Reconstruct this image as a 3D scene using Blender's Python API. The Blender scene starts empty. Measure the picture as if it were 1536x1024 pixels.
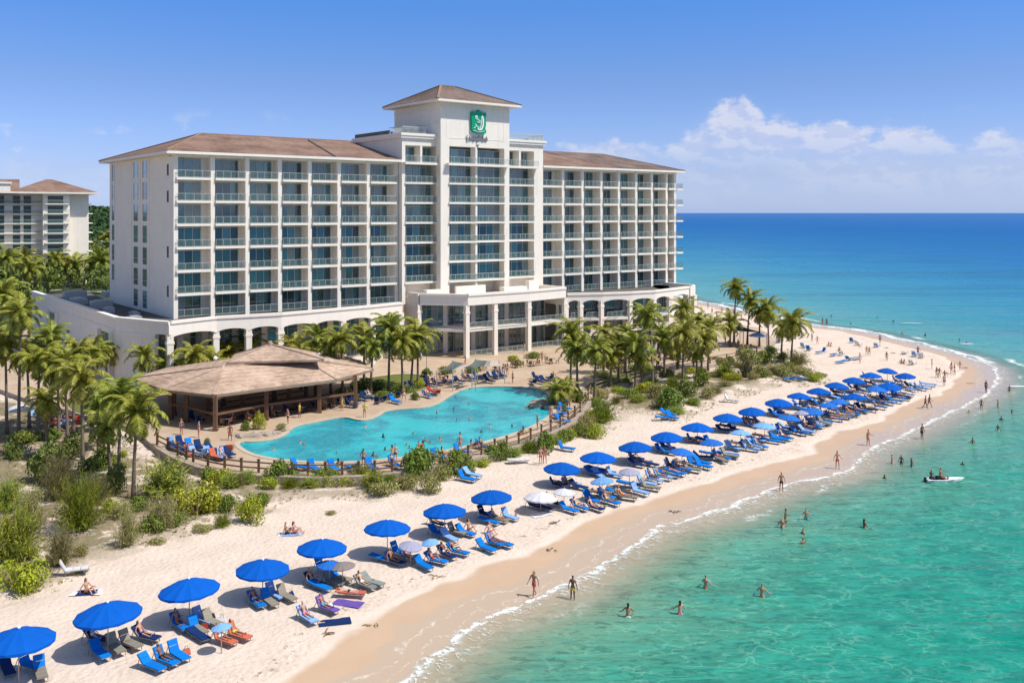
import bpy, math, random
import numpy as np
from mathutils import Vector, Matrix
R = random.Random(7)
C = bpy.context.scene.collection
F, H, HY = 1418.0, 24.0, 319.0
rad = math.radians

def G(px, y, z=0.0):
    """the point of the place at height z that the photograph shows at (px, y)"""
    Y = (H - z) * F / (y - HY)
    return Vector(((px - 768) / F * Y, Y, z))

# ---------------------------------------------------------------- helpers
class MB:
    def __init__(s): s.v = []; s.f = []; s.m = []
    def quad(s, a, b, c, d, m=0):
        n = len(s.v); s.v += [tuple(a), tuple(b), tuple(c), tuple(d)]; s.f.append((n, n+1, n+2, n+3)); s.m.append(m)
    def tri(s, a, b, c, m=0):
        n = len(s.v); s.v += [tuple(a), tuple(b), tuple(c)]; s.f.append((n, n+1, n+2)); s.m.append(m)
    def poly(s, pts, m=0):
        n = len(s.v); s.v += [tuple(p) for p in pts]; s.f.append(tuple(range(n, n+len(pts)))); s.m.append(m)
    def box(s, x0, x1, y0, y1, z0, z1, m=0):
        n = len(s.v)
        s.v += [(x0,y0,z0),(x1,y0,z0),(x1,y1,z0),(x0,y1,z0),(x0,y0,z1),(x1,y0,z1),(x1,y1,z1),(x0,y1,z1)]
        for q in ((0,3,2,1),(4,5,6,7),(0,1,5,4),(1,2,6,5),(2,3,7,6),(3,0,4,7)):
            s.f.append(tuple(n+i for i in q)); s.m.append(m)
    def bar(s, a, b, w, h, m=0):
        """box beam from a to b, w wide, h high (centred)"""
        a = Vector(a); b = Vector(b); d = (b-a)
        if d.length < 1e-6: return
        d.normalize(); up = Vector((0,0,1)) if abs(d.z) < .95 else Vector((0,1,0))
        sx = d.cross(up).normalized()*w/2; sz = sx.normalized().cross(d)*h/2
        n = len(s.v)
        for p in (a, b):
            s.v += [tuple(p-sx-sz), tuple(p+sx-sz), tuple(p+sx+sz), tuple(p-sx+sz)]
        for q in ((0,1,2,3),(7,6,5,4),(0,4,5,1),(1,5,6,2),(2,6,7,3),(3,7,4,0)):
            s.f.append(tuple(n+i for i in q)); s.m.append(m)
    def tube(s, pts, rs, k=8, m=0, cap=True):
        n0 = len(s.v); pts = [Vector(p) for p in pts]
        for i, p in enumerate(pts):
            d = (pts[min(i+1, len(pts)-1)] - pts[max(i-1, 0)]).normalized()
            up = Vector((0,0,1)) if abs(d.z) < .9 else Vector((0,1,0))
            x = d.cross(up).normalized(); y = x.cross(d)
            for j in range(k):
                a = 2*math.pi*j/k
                s.v.append(tuple(p + (x*math.cos(a)+y*math.sin(a))*rs[i]))
        for i in range(len(pts)-1):
            for j in range(k):
                a = n0+i*k+j; b = n0+i*k+(j+1)%k
                s.f.append((a, b, b+k, a+k)); s.m.append(m)
        if cap:
            s.f.append(tuple(n0+j for j in range(k))[::-1]); s.m.append(m)
            e = n0+(len(pts)-1)*k; s.f.append(tuple(e+j for j in range(k))); s.m.append(m)
    def prism(s, pts, z0, z1, m=0, top=True, bot=True):
        n = len(s.v); k = len(pts)
        s.v += [(p[0], p[1], z0) for p in pts] + [(p[0], p[1], z1) for p in pts]
        for i in range(k):
            j = (i+1) % k
            s.f.append((n+i, n+j, n+k+j, n+k+i)); s.m.append(m)
        if top: s.f.append(tuple(n+k+i for i in range(k))); s.m.append(m)
        if bot: s.f.append(tuple(n+i for i in range(k))[::-1]); s.m.append(m)
    def ball(s, c, rx, ry, rz, k=8, l=5, m=0):
        n = len(s.v); c = Vector(c)
        for i in range(l+1):
            th = math.pi*i/l
            for j in range(k):
                a = 2*math.pi*j/k
                s.v.append((c.x+rx*math.sin(th)*math.cos(a), c.y+ry*math.sin(th)*math.sin(a), c.z-rz*math.cos(th)))
        for i in range(l):
            for j in range(k):
                a = n+i*k+j; b = n+i*k+(j+1)%k
                s.f.append((a, b, b+k, a+k)); s.m.append(m)
    def mesh(s, name, mats, smooth=False):
        me = bpy.data.meshes.new(name); me.from_pydata(s.v, [], s.f)
        for mm in (mats if isinstance(mats, (list, tuple)) else [mats]): me.materials.append(mm)
        if any(s.m): me.polygons.foreach_set('material_index', s.m)
        if smooth: me.polygons.foreach_set('use_smooth', [True]*len(s.f))
        me.update(); return me
    def obj(s, name, mats, parent=None, smooth=False):
        return link(name, s.mesh(name, mats, smooth), parent)

def link(name, me, parent=None):
    o = bpy.data.objects.new(name, me); C.objects.link(o)
    if parent: o.parent = parent
    return o
LABELS = {}
def tag(o, label, cat, group=None, kind=None):
    if label:
        for a_, b_ in (('with a person, ',''), ('bright ',''), ('swimwear ',''), (' in the sun',''), ('with a person ',''), (' with blue headrest',''), ('the shade of ','shade of '), ('alone ',''), (' just',''), ('from the left','from left'), ('below the','below'), ('under the','under'), ('beside the','beside'), (' there',''), ('right of the ','right of '), ('on the ','on ')):
            if len(label.split()) > 16: label = label.replace(a_, b_)
        o['label'] = label; LABELS.setdefault(label, []).append(o)
    if cat: o['category'] = cat
    if group: o['group'] = group
    if kind: o['kind'] = kind
    return o
def thing(name, label, cat, loc=(0,0,0), rz=0, group=None):
    o = bpy.data.objects.new(name, None); C.objects.link(o); o.location = loc; o.rotation_euler = (0,0,rz)
    o.empty_display_size = .2
    return tag(o, label, cat, group)
def struct(o): o['kind'] = 'structure'; return o
ORD = 'zeroth first second third fourth fifth sixth seventh eighth ninth tenth eleventh twelfth thirteenth fourteenth fifteenth sixteenth seventeenth eighteenth nineteenth twentieth twenty-first twenty-second twenty-third twenty-fourth twenty-fifth twenty-sixth twenty-seventh twenty-eighth twenty-ninth thirtieth'.split()
def nth(i):
    if i <= 30: return ORD[i]
    if i < 40: return 'thirty-' + ORD[i-30]
    return 'fortieth' if i == 40 else 'forty-' + ORD[i-40]

# ---------------------------------------------------------------- materials
def lin(r, g, b): return tuple(((c/255)/12.92 if c/255 <= .04045 else ((c/255+.055)/1.055)**2.4) for c in (r, g, b)) + (1,)
def mat(name, col, rough=.7, spec=.3, streak=0, noise=0, nscale=3, metal=0, bump=0, bscale=20, rand=0, trans=0, coat=0, islands=0, col2=None):
    m = bpy.data.materials.new(name); m.use_nodes = True; nt = m.node_tree; n = nt.nodes; l = nt.links
    b = n['Principled BSDF']; b.inputs['Roughness'].default_value = rough
    b.inputs['Specular IOR Level'].default_value = spec; b.inputs['Metallic'].default_value = metal
    if coat: b.inputs['Coat Weight'].default_value = coat; b.inputs['Coat Roughness'].default_value = .05
    col = tuple(col[:3]) + (1,)
    src = None
    tc = n.new('ShaderNodeTexCoord')
    def mixc(a, bcol, fac):
        mx = n.new('ShaderNodeMix'); mx.data_type = 'RGBA'
        if isinstance(a, tuple): mx.inputs['A'].default_value = a
        else: l.new(a, mx.inputs['A'])
        mx.inputs['B'].default_value = bcol; l.new(fac, mx.inputs['Factor']); return mx.outputs['Result']
    cur = col
    if noise:
        t = n.new('ShaderNodeTexNoise'); t.inputs['Scale'].default_value = nscale; t.inputs['Detail'].default_value = 6; t.inputs['Roughness'].default_value = .65
        l.new(tc.outputs['Object'], t.inputs['Vector'])
        r = n.new('ShaderNodeMapRange'); r.inputs[1].default_value = .35; r.inputs[2].default_value = .7
        l.new(t.outputs['Fac'], r.inputs[0])
        d = tuple(c*(1-noise) for c in col[:3]) + (1,) if col2 is None else tuple(col2[:3]) + (1,)
        cur = mixc(cur, d, r.outputs[0])
    if streak:
        t = n.new('ShaderNodeTexNoise'); t.inputs['Scale'].default_value = 1.; t.inputs['Detail'].default_value = 7; t.inputs['Roughness'].default_value = .7
        mp = n.new('ShaderNodeMapping'); mp.inputs['Scale'].default_value = (1.6,1.6,.12); l.new(tc.outputs['Object'], mp.inputs[0]); l.new(mp.outputs[0], t.inputs['Vector'])
        r = n.new('ShaderNodeMapRange'); r.inputs[1].default_value = .52; r.inputs[2].default_value = .72; r.inputs[4].default_value = streak
        l.new(t.outputs['Fac'], r.inputs[0]); cur = mixc(cur, tuple(c*.72 for c in col[:3]) + (1,), r.outputs[0])
    if islands or rand:
        h = n.new('ShaderNodeHueSaturation')
        add = n.new('ShaderNodeMath'); add.operation = 'MULTIPLY_ADD'
        g = n.new('ShaderNodeNewGeometry') if islands else n.new('ShaderNodeObjectInfo')
        out = g.outputs['Random Per Island'] if islands else g.outputs['Random']
        k = islands or rand
        l.new(out, add.inputs[0]); add.inputs[1].default_value = 2*k; add.inputs[2].default_value = 1-k
        l.new(add.outputs[0], h.inputs['Value'])
        if islands:
            oi = n.new('ShaderNodeObjectInfo'); a2 = n.new('ShaderNodeMath'); a2.operation = 'MULTIPLY_ADD'
            l.new(oi.outputs['Random'], a2.inputs[0]); a2.inputs[1].default_value = .035; a2.inputs[2].default_value = .4825
            l.new(a2.outputs[0], h.inputs['Hue'])
        if isinstance(cur, tuple): h.inputs['Color'].default_value = cur
        else: l.new(cur, h.inputs['Color'])
        cur = h.outputs['Color']
    if isinstance(cur, tuple): b.inputs['Base Color'].default_value = cur
    else: l.new(cur, b.inputs['Base Color'])
    if bump:
        t = n.new('ShaderNodeTexNoise'); t.inputs['Scale'].default_value = bscale; t.inputs['Detail'].default_value = 4
        l.new(tc.outputs['Object'], t.inputs['Vector'])
        bp = n.new('ShaderNodeBump'); bp.inputs['Strength'].default_value = bump; bp.inputs['Distance'].default_value = .05
        l.new(t.outputs['Fac'], bp.inputs['Height']); l.new(bp.outputs[0], b.inputs['Normal'])
    if trans:
        tr = n.new('ShaderNodeBsdfTranslucent'); ms = n.new('ShaderNodeMixShader'); ms.inputs[0].default_value = trans
        if isinstance(cur, tuple): tr.inputs[0].default_value = cur
        else: l.new(cur, tr.inputs[0])
        l.new(b.outputs[0], ms.inputs[1]); l.new(tr.outputs[0], ms.inputs[2]); l.new(ms.outputs[0], n['Material Output'].inputs[0])
    return m
def alpha(m, a):
    m.node_tree.nodes['Principled BSDF'].inputs['Alpha'].default_value = a; return m

M = {}
M['stucco'] = mat('stucco', (.82,.755,.66), .85, .15, streak=.45, noise=.07, nscale=.35, bump=.1, bscale=6)
M['trim'] = mat('trim_stucco', (.82,.765,.68), .8, .15, streak=.3, noise=.05, nscale=.6)
M['glass1'] = mat('window_glass', (.035,.11,.12), .06, 1., coat=.5, rand=.4)
M['glass2'] = mat('window_glass_teal', (.06,.17,.18), .08, 1., coat=.5)
M['glass3'] = mat('window_glass_sheer_curtain', (.20,.245,.24), .12, .6)
M['glass4'] = mat('window_glass_dark', (.020,.062,.07), .07, 1., coat=.3)
M['winframe'] = mat('window_frame_metal', (.40,.43,.42), .5)
M['railglass'] = alpha(mat('railing_glass', (.15,.24,.22), .12, .5), .17)
M['railmetal'] = mat('railing_metal', (.50,.54,.52), .4)
def tile_mat(name, c1, c2, row=2.2, k=.55, course=1.5):
    m = bpy.data.materials.new(name); m.use_nodes = True; n = m.node_tree.nodes; l = m.node_tree.links
    b = n['Principled BSDF']; b.inputs['Roughness'].default_value = .85; b.inputs['Specular IOR Level'].default_value = .2
    tc = n.new('ShaderNodeTexCoord')
    a = n.new('ShaderNodeTexNoise'); a.inputs['Scale'].default_value = .22; a.inputs['Detail'].default_value = 5; l.new(tc.outputs['Object'], a.inputs[0])
    v = n.new('ShaderNodeTexVoronoi'); v.inputs['Scale'].default_value = 1.0
    mp = n.new('ShaderNodeMapping'); mp.inputs['Scale'].default_value = (row, row, row*3.5); l.new(tc.outputs['Object'], mp.inputs[0]); l.new(mp.outputs[0], v.inputs[0])
    ad = n.new('ShaderNodeMath'); ad.operation = 'MULTIPLY_ADD'; ad.inputs[1].default_value = k
    sp = n.new('ShaderNodeSeparateColor'); l.new(v.outputs['Color'], sp.inputs[0])
    wv = n.new('ShaderNodeTexWave'); wv.bands_direction = 'Z'; wv.inputs['Scale'].default_value = course; wv.inputs['Distortion'].default_value = .6; wv.wave_profile = 'SAW'; l.new(tc.outputs['Object'], wv.inputs[0])
    av = n.new('ShaderNodeMath'); av.operation = 'MULTIPLY_ADD'; av.inputs[1].default_value = .7; l.new(wv.outputs['Fac'], av.inputs[0]); l.new(sp.outputs[0], av.inputs[2]); l.new(av.outputs[0], ad.inputs[0])
    mu = n.new('ShaderNodeMath'); mu.operation = 'MULTIPLY_ADD'; mu.inputs[1].default_value = 2.4; mu.inputs[2].default_value = -1.15; l.new(a.outputs['Fac'], mu.inputs[0])
    l.new(mu.outputs[0], ad.inputs[2])
    mx = n.new('ShaderNodeMix'); mx.data_type = 'RGBA'; mx.inputs['A'].default_value = c1; mx.inputs['B'].default_value = c2
    mx.clamp_factor = True; l.new(ad.outputs[0], mx.inputs['Factor']); l.new(mx.outputs['Result'], b.inputs['Base Color'])
    bp = n.new('ShaderNodeBump'); bp.inputs['Strength'].default_value = .6; bp.inputs['Distance'].default_value = .08
    ad2 = n.new('ShaderNodeMath'); ad2.operation = 'ADD'; l.new(wv.outputs['Fac'], ad2.inputs[0]); l.new(sp.outputs[1], ad2.inputs[1])
    l.new(ad2.outputs[0], bp.inputs['Height']); l.new(bp.outputs[0], b.inputs['Normal'])
    return m
M['tile'] = tile_mat('roof_tile', (.145,.088,.065,1), (.29,.19,.145,1))
M['tile2'] = tile_mat('roof_tile_weathered', (.11,.078,.066,1), (.225,.165,.135,1))
M['thatch'] = tile_mat('cedar_shingle', (.30,.205,.145,1), (.55,.405,.305,1), 1.8, .55, 1.3)
M['cap'] = mat('ridge_cap', (.36,.22,.15), .8, noise=.3, nscale=1)
M['roofdark'] = mat('flat_roof_membrane', (.13,.12,.11), .9, noise=.5, nscale=.15, bump=.2, bscale=2)
M['metalgrey'] = mat('metal_grey', (.45,.46,.46), .5, metal=.3, noise=.2)
M['green'] = mat('emblem_green', lin(0,150,110), .35)
M['white'] = mat('white_paint', (.82,.82,.80), .5)
M['wood'] = mat('brown_timber', (.19,.105,.06), .75, noise=.35, nscale=2)
M['woodlight'] = mat('weathered_timber', (.30,.22,.16), .8, noise=.3, nscale=2)
M['stone'] = mat('retaining_stone', (.40,.33,.26), .9, noise=.35, nscale=1.2, bump=.4, bscale=4)
M['dark'] = mat('dark_fabric', (.02,.022,.028), .8, rand=.3)
M['trunk'] = mat('palm_trunk', (.21,.165,.125), .9, noise=.45, nscale=7, bump=.5, bscale=10)
M['palm'] = mat('palm_leaf', (.27,.285,.04), .5, .3, islands=.5, trans=.3)
M['palmdry'] = mat('palm_leaf_dry', (.36,.27,.10), .7, islands=.3, trans=.15)
M['leaf'] = mat('shrub_leaf', (.18,.235,.035), .55, .25, islands=.5, trans=.2)
M['leafdark'] = mat('shrub_leaf_dark', (.15,.195,.04), .55, .25, islands=.45, trans=.2)
M['leafyellow'] = mat('shrub_leaf_yellow_green', (.34,.38,.03), .55, .25, islands=.45, trans=.22)
M['leafdry'] = mat('shrub_leaf_olive', (.31,.29,.10), .7, .2, islands=.45, trans=.2)
M['leaffar'] = mat('distant_leaf', (.045,.085,.03), .7, .1, islands=.4)
M['straw'] = mat('dry_stem', (.30,.235,.13), .85, islands=.35)
M['pole'] = mat('umbrella_pole', (.45,.36,.30), .5)
def fabric(n, c): return mat(n, c, .8, .15, noise=.12, nscale=1.2, trans=.12, rand=.10)
M['umb'] = fabric('umbrella_blue', (.001,.105,.50))
M['umb2'] = fabric('umbrella_faded_blue', (.025,.17,.60))
M['umb3'] = fabric('umbrella_pale_blue', (.20,.42,.76))
M['umbgrey'] = fabric('umbrella_mauve_grey', (.36,.36,.47))
M['umbbrown'] = fabric('umbrella_brown_grey', (.26,.22,.21))
M['umbwhite'] = fabric('umbrella_white', (.72,.71,.74))
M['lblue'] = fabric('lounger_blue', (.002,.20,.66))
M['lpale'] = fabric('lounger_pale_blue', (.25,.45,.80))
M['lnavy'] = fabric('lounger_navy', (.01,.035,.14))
M['ltan'] = fabric('lounger_taupe', (.30,.27,.21))
M['lorange'] = fabric('lounger_orange', (.62,.16,.09))
M['lpurple'] = fabric('lounger_purple', (.17,.10,.42))
M['lgrey'] = fabric('lounger_sage', (.25,.29,.26))
M['lframe'] = mat('lounger_frame', (.20,.19,.18), .5)
M['lred'] = fabric('cushion_red', (.42,.05,.04))
SK = [mat('skin_%d' % i, c, .55, .3) for i, c in enumerate([(.50,.27,.18), (.36,.18,.11), (.20,.095,.055), (.58,.34,.25)])]
HR = [mat('hair_%d' % i, c, .6) for i, c in enumerate([(.02,.013,.01), (.09,.05,.025), (.35,.23,.10)])]
CLN = ['red', 'navy', 'black', 'white', 'turquoise', 'orange', 'pink', 'green', 'yellow']
CL = [mat('cloth_' + a, c, .8) for a, c in zip(CLN, [(.55,.03,.03), (.02,.04,.2), (.015,.015,.018), (.75,.75,.73), (.03,.38,.42), (.65,.2,.03), (.6,.17,.25), (.05,.25,.08), (.65,.5,.08)])]
# ---------------------------------------------------------------- shoreline, terrain
WL = -.35
SHORE_PX = [(520,1075),(592,1024),(640,975),(692,938),(776,902),(850,872),(905,834),(984,788),(1040,773),(1082,760),(1150,734),(1200,720),(1262,705),(1283,692),(1293,678),(1317,665),(1346,654),(1388,633),(1420,616),(1450,603),(1476,590),(1488,577),(1492,564),(1486,551),(1456,539),(1425,528),(1392,521),(1350,511),(1317,503),(1287,497),(1250,492),(1220,489),(1150,475),(1082,460),(1040,452)]
SHORE = [(-60,5),(-25,30)] + [tuple(G(x, y, WL)[:2]) for x, y in SHORE_PX] + [(40,330),(20,420),(-40,700),(-200,1200),(-700,3000),(-2900,11000),(-9500,36000)]
LAND = SHORE + [(-60000,36000),(-60000,-60000),(-500,-60000)]
def inpoly(x, y, P):
    r = np.zeros(x.shape, bool); n = len(P)
    for i in range(n):
        x1, y1 = P[i][:2]; x2, y2 = P[(i+1) % n][:2]
        if y1 == y2: continue
        c = ((y1 > y) != (y2 > y)) & (x < (x2-x1)*(y-y1)/(y2-y1)+x1)
        r ^= c
    return r
def pdist(x, y, P, closed=False):
    d = np.full(x.shape, 1e9); n = len(P)
    for i in range(n if closed else n-1):
        ax, ay = P[i][:2]; bx, by = P[(i+1) % n][:2]
        ux, uy = bx-ax, by-ay; L = ux*ux+uy*uy
        t = np.clip(((x-ax)*ux+(y-ay)*uy)/max(L, 1e-9), 0, 1)
        d = np.minimum(d, np.hypot(x-ax-t*ux, y-ay-t*uy))
    return d
def sdist(x, y, P): return pdist(x, y, P, True)*np.where(inpoly(x, y, P), 1, -1)
def shore(x, y):
    return pdist(x, y, SHORE)*np.where(inpoly(x, y, LAND), 1, -1)
def wob(x, y, f, s): return np.sin(x*f+s)*np.cos(y*f*1.13-s*1.7)+.5*np.sin(x*f*2.3-y*f*1.9+s*3)
DZ = .6
DECK_PX = [(195,640),(238,674),(265,690),(300,703),(340,711),(400,716),(470,719),(560,716),(640,706),(700,693),(760,677),(810,660),(850,641),(876,620),(884,602),(890,590),(930,578),(990,560),(1060,548),(1115,538),(1150,524),(1165,510),(1140,492),(1060,478)]
DECK = [tuple(G(x, y, DZ)[:2]) for x, y in DECK_PX] + [(-30,260),(-110,220),(-75,132),(-60,118)]
V1 = [tuple(G(x, y)[:2]) for x, y in [(-250,600),(60,600),(160,640),(240,690),(300,716),(430,725),(640,735),(700,715),(640,745),(560,752),(440,748),(400,772),(330,792),(230,818),(140,850),(90,885),(-60,915),(-400,930)]]
V2 = [tuple(G(x, y)[:2]) for x, y in [(872,640),(880,600),(930,580),(1060,550),(1120,538),(1165,512),(1200,530),(1255,578),(1170,582),(1075,610),(1020,640),(960,625),(915,650)]]
def ground_z(x, y, d=None):
    x = np.atleast_1d(np.asarray(x, float)); y = np.atleast_1d(np.asarray(y, float))
    if d is None: d = shore(x, y)
    z = WL + np.clip(d*.045, -4, .35)
    inl = np.clip((d-9)/8, 0, 1)
    near = np.clip((260-y)/60, 0, 1)*np.clip((150-np.abs(x))/40, 0, 1)
    z = z + inl*near*(.07*wob(x, y, .55, 1)+.05*wob(x, y, 1.3, 2))
    veg = np.clip(np.maximum(sdist(x, y, V1), sdist(x, y, V2))/4, 0, 1)
    z = z + veg*(.22+.16*wob(x, y, .35, 4))
    dk = sdist(x, y, DECK); z = np.where(dk > -.4, np.minimum(z, .05), z)
    far = np.clip((y-700)/1500, 0, 1)*np.clip((d-80)/500, 0, 1)
    z = z + far*(10+14*np.clip(wob(x, y, .0021, 2)+.6, 0, 2))
    return z
def gz(x, y): return float(ground_z(x, y)[0])
def GP(px, y):
    p = G(px, y)
    for _ in range(3): p = G(px, y, gz(p.x, p.y))
    return p
def axis(lo, hi, st, far, gr=1.17):
    a = list(np.arange(lo, hi+st/2, st)); s = st; p = a[-1]; q = a[0]; up = []; dn = []
    while p < far: s *= gr; p += s; up.append(p)
    s = st
    while q > -far: s *= gr; q -= s; dn.append(q)
    return np.array(dn[::-1]+a+up)
def sheet(name, xs, ys, zf, keep=None):
    X, Y = np.meshgrid(xs, ys); X = X.ravel(); Y = Y.ravel(); D = shore(X, Y); Z = zf(X, Y, D)
    nx, ny = len(xs), len(ys)
    idx = (np.arange(ny-1)[:, None]*nx+np.arange(nx-1)[None, :]).ravel()
    fc = np.stack([idx, idx+1, idx+nx+1, idx+nx], 1)
    if keep is not None:
        k = keep(D); fc = fc[k[fc].any(1)]
        used = np.unique(fc); mp = np.zeros(len(X), int); mp[used] = np.arange(len(used)); fc = mp[fc]; X, Y, Z, D = X[used], Y[used], Z[used], D[used]
    me = bpy.data.meshes.new(name); me.vertices.add(len(X)); me.vertices.foreach_set('co', np.stack([X, Y, Z], 1).ravel())
    me.loops.add(fc.size); me.loops.foreach_set('vertex_index', fc.ravel().astype(np.int32))
    me.polygons.add(len(fc)); me.polygons.foreach_set('loop_start', np.arange(0, fc.size, 4).astype(np.int32)); me.polygons.foreach_set('loop_total', np.full(len(fc), 4, np.int32))
    me.polygons.foreach_set('use_smooth', np.ones(len(fc), bool)); me.update(calc_edges=True)
    return me, X, Y, D
def attr(me, name, v):
    a = me.attributes.new(name, 'FLOAT', 'POINT'); a.data.foreach_set('value', np.asarray(v, np.float32))

# node-building shorthand
class NT:
    def __init__(s, nt): s.n = nt.nodes; s.l = nt.links
    def put(s, i, v):
        if v is None: return
        if isinstance(v, bpy.types.NodeSocket): s.l.new(v, i)
        else: i.default_value = v
    def math(s, op, a, b=None, c=None, clamp=False):
        k = s.n.new('ShaderNodeMath'); k.operation = op; k.use_clamp = clamp
        for i, v in enumerate((a, b, c)): s.put(k.inputs[i], v)
        return k.outputs[0]
    def mix(s, f, a, b):
        k = s.n.new('ShaderNodeMix'); k.data_type = 'RGBA'; k.clamp_factor = True
        s.put(k.inputs['Factor'], f); s.put(k.inputs['A'], a); s.put(k.inputs['B'], b); return k.outputs['Result']
    def rng(s, v, a, b, c=0., d=1., sm=True):
        k = s.n.new('ShaderNodeMapRange'); k.interpolation_type = 'SMOOTHSTEP' if sm else 'LINEAR'
        s.put(k.inputs[0], v); 
        for i, q in enumerate((a, b, c, d)): k.inputs[i+1].default_value = q
        return k.outputs[0]
    def noise(s, vec, sc, det=4, ro=.55, dist=0):
        k = s.n.new('ShaderNodeTexNoise'); s.put(k.inputs['Vector'], vec); k.inputs['Scale'].default_value = sc
        k.inputs['Detail'].default_value = det; k.inputs['Roughness'].default_value = ro; k.inputs['Distortion'].default_value = dist
        return k.outputs['Fac']
    def mapping(s, vec, scale=(1,1,1), rot=(0,0,0), loc=(0,0,0)):
        k = s.n.new('ShaderNodeMapping'); s.put(k.inputs[0], vec); k.inputs['Scale'].default_value = scale; k.inputs['Rotation'].default_value = rot; k.inputs['Location'].default_value = loc
        return k.outputs[0]
    def attr(s, name):
        k = s.n.new('ShaderNodeAttribute'); k.attribute_name = name; return k.outputs['Fac']
    def ramp(s, v, stops):
        k = s.n.new('ShaderNodeValToRGB'); e = k.color_ramp.elements
        while len(e) < len(stops): e.new(.5)
        for i, (p, c) in enumerate(stops): e[i].position = p; e[i].color = tuple(c[:3])+(1,)
        s.put(k.inputs[0], v); return k.outputs[0]
    def bump(s, h, st, dist):
        k = s.n.new('ShaderNodeBump'); s.put(k.inputs['Height'], h); k.inputs['Strength'].default_value = st; k.inputs['Distance'].default_value = dist
        return k.outputs[0]

xs = axis(-75, 96, .9, 45000); ys = axis(34, 235, .9, 45000)
me, X, Y, D = sheet('ground', xs, ys, lambda x, y, d: ground_z(x, y, d))
attr(me, 'shore', D)
veg = np.clip((np.maximum(sdist(X, Y, V1)+1.5, (sdist(X, Y, V2)+1)*.8))/5, 0, 1)
veg = np.maximum(veg, np.clip((sdist(X, Y, [(-300,60),(-60,60),(-48,84),(-45,110),(-70,130),(-80,240),(-60,400),(-400,4000),(-60000,60000),(-60000,60)]))/8, 0, 1))
attr(me, 'veg', veg); attr(me, 'far', np.clip((sdist(X, Y, [(-500,140),(-72,140),(-60,250),(30,420),(-60,620),(-300,900),(-40000,36000),(-60000,36000),(-60000,140)]))/10, 0, 1))
g = struct(link('ground', me))
m = bpy.data.materials.new('sand'); m.use_nodes = True; me.materials.append(m)
T = NT(m.node_tree); tc = T.n.new('ShaderNodeTexCoord').outputs['Object']; bs = T.n['Principled BSDF']
sh = T.attr('shore'); vg = T.attr('veg')
n1 = T.noise(tc, .35, 6, .6); n2 = T.noise(tc, 3.4, 5, .7); n3 = T.noise(tc, .06, 3)
dry = T.mix(T.rng(n1, .35, .7), (.67,.56,.465,1), (.62,.51,.415,1))
dry = T.mix(T.rng(T.noise(tc, 6., 4, .75), .57, .68, 0, .55), dry, (.42,.31,.23,1))
dry = T.mix(T.rng(T.noise(tc, 3.6, 5, .75), .56, .7, 0, .35), dry, (.50,.38,.29,1))
shn = T.math('ADD', sh, T.math('MULTIPLY_ADD', T.noise(T.mapping(tc, (1,1,1)), .13, 4, .5), 5., -2.5))
wet = T.mix(T.rng(n1, .3, .7), (.53,.375,.25,1), (.50,.35,.23,1))
sh2 = T.math('ADD', sh, T.math('MULTIPLY_ADD', T.noise(tc, .3, 4, .55), 4., -2.))
wet2 = T.mix(T.rng(sh2, 2.3, 2.6), (.47,.36,.26,1), wet)
wl = T.math('MULTIPLY', T.rng(T.math('ABSOLUTE', T.math('SUBTRACT', sh2, 1.5)), 0, .16, 1, 0), T.rng(T.noise(tc, 2.5, 5, .8), .45, .6))
wl2 = T.math('MULTIPLY', T.rng(T.math('ABSOLUTE', T.math('SUBTRACT', T.math('ADD', sh2, T.math('MULTIPLY', T.noise(tc, .9, 4, .6), 1.2)), .9)), 0, .12, 1, 0), T.rng(T.noise(tc, 3.2, 5, .8), .45, .6))
wet2 = T.mix(T.math('MULTIPLY', T.math('MAXIMUM', wl, wl2), .55), wet2, (.75,.72,.66,1))
col = T.mix(T.rng(shn, 4.0, 4.8), wet2, dry)
# strand line of weed
wr = T.math('MULTIPLY', T.rng(T.math('ABSOLUTE', T.math('SUBTRACT', shn, 6.6)), 0, 1.4, 1, 0), T.rng(T.noise(tc, 1.7, 6, .75), .55, .63))
col = T.mix(T.math('MULTIPLY', wr, .75), col, (.16,.10,.06,1))
sc = T.math('MULTIPLY', T.rng(n1, .55, .72), T.rng(T.noise(tc, 3.5, 5, .8), .6, .7)); col = T.mix(T.math('MULTIPLY', sc, .45), col, (.28,.20,.13,1))
vmask = T.math('MULTIPLY', vg, T.rng(T.math('ADD', T.noise(tc, .28, 6, .7), T.math('MULTIPLY', vg, .14)), .52, .64))
vcol = T.mix(T.rng(T.noise(tc, 1.6, 5, .7), .4, .62), (.19,.135,.075,1), (.11,.115,.035,1))
col = T.mix(T.math('MULTIPLY', vmask, .85), col, vcol)
fc_ = T.mix(T.rng(T.noise(tc, .03, 6, .7), .42, .6), (.05,.075,.025,1), (.035,.05,.018,1))
fc_ = T.mix(T.rng(T.noise(tc, .05, 3, .6), .62, .68), fc_, (.42,.38,.32,1))
col = T.mix(T.attr('far'), col, fc_)
sf = T.math('MULTIPLY', T.rng(sh, -9, -1), T.rng(sh, 60, 10)); 
T.put(bs.inputs['Base Color'], col)
T.put(bs.inputs['Roughness'], T.math('MAXIMUM', T.rng(shn, 3.5, 5, .0, .95), T.rng(shn, 0, 3.2, .22, .5))); bs.inputs['Specular IOR Level'].default_value = .25
vor = T.n.new('ShaderNodeTexVoronoi'); vor.inputs['Scale'].default_value = 3.2; T.put(vor.inputs['Vector'], tc); vor.feature = 'SMOOTH_F1'
hgt = T.math('ADD', T.math('MULTIPLY', n2, .8), T.math('MULTIPLY', vor.outputs['Distance'], .8))
hgt = T.math('MULTIPLY', hgt, T.rng(shn, 4.2, 5.6, .04, 1))
T.put(bs.inputs['Normal'], T.bump(hgt, .7, .14))

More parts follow.
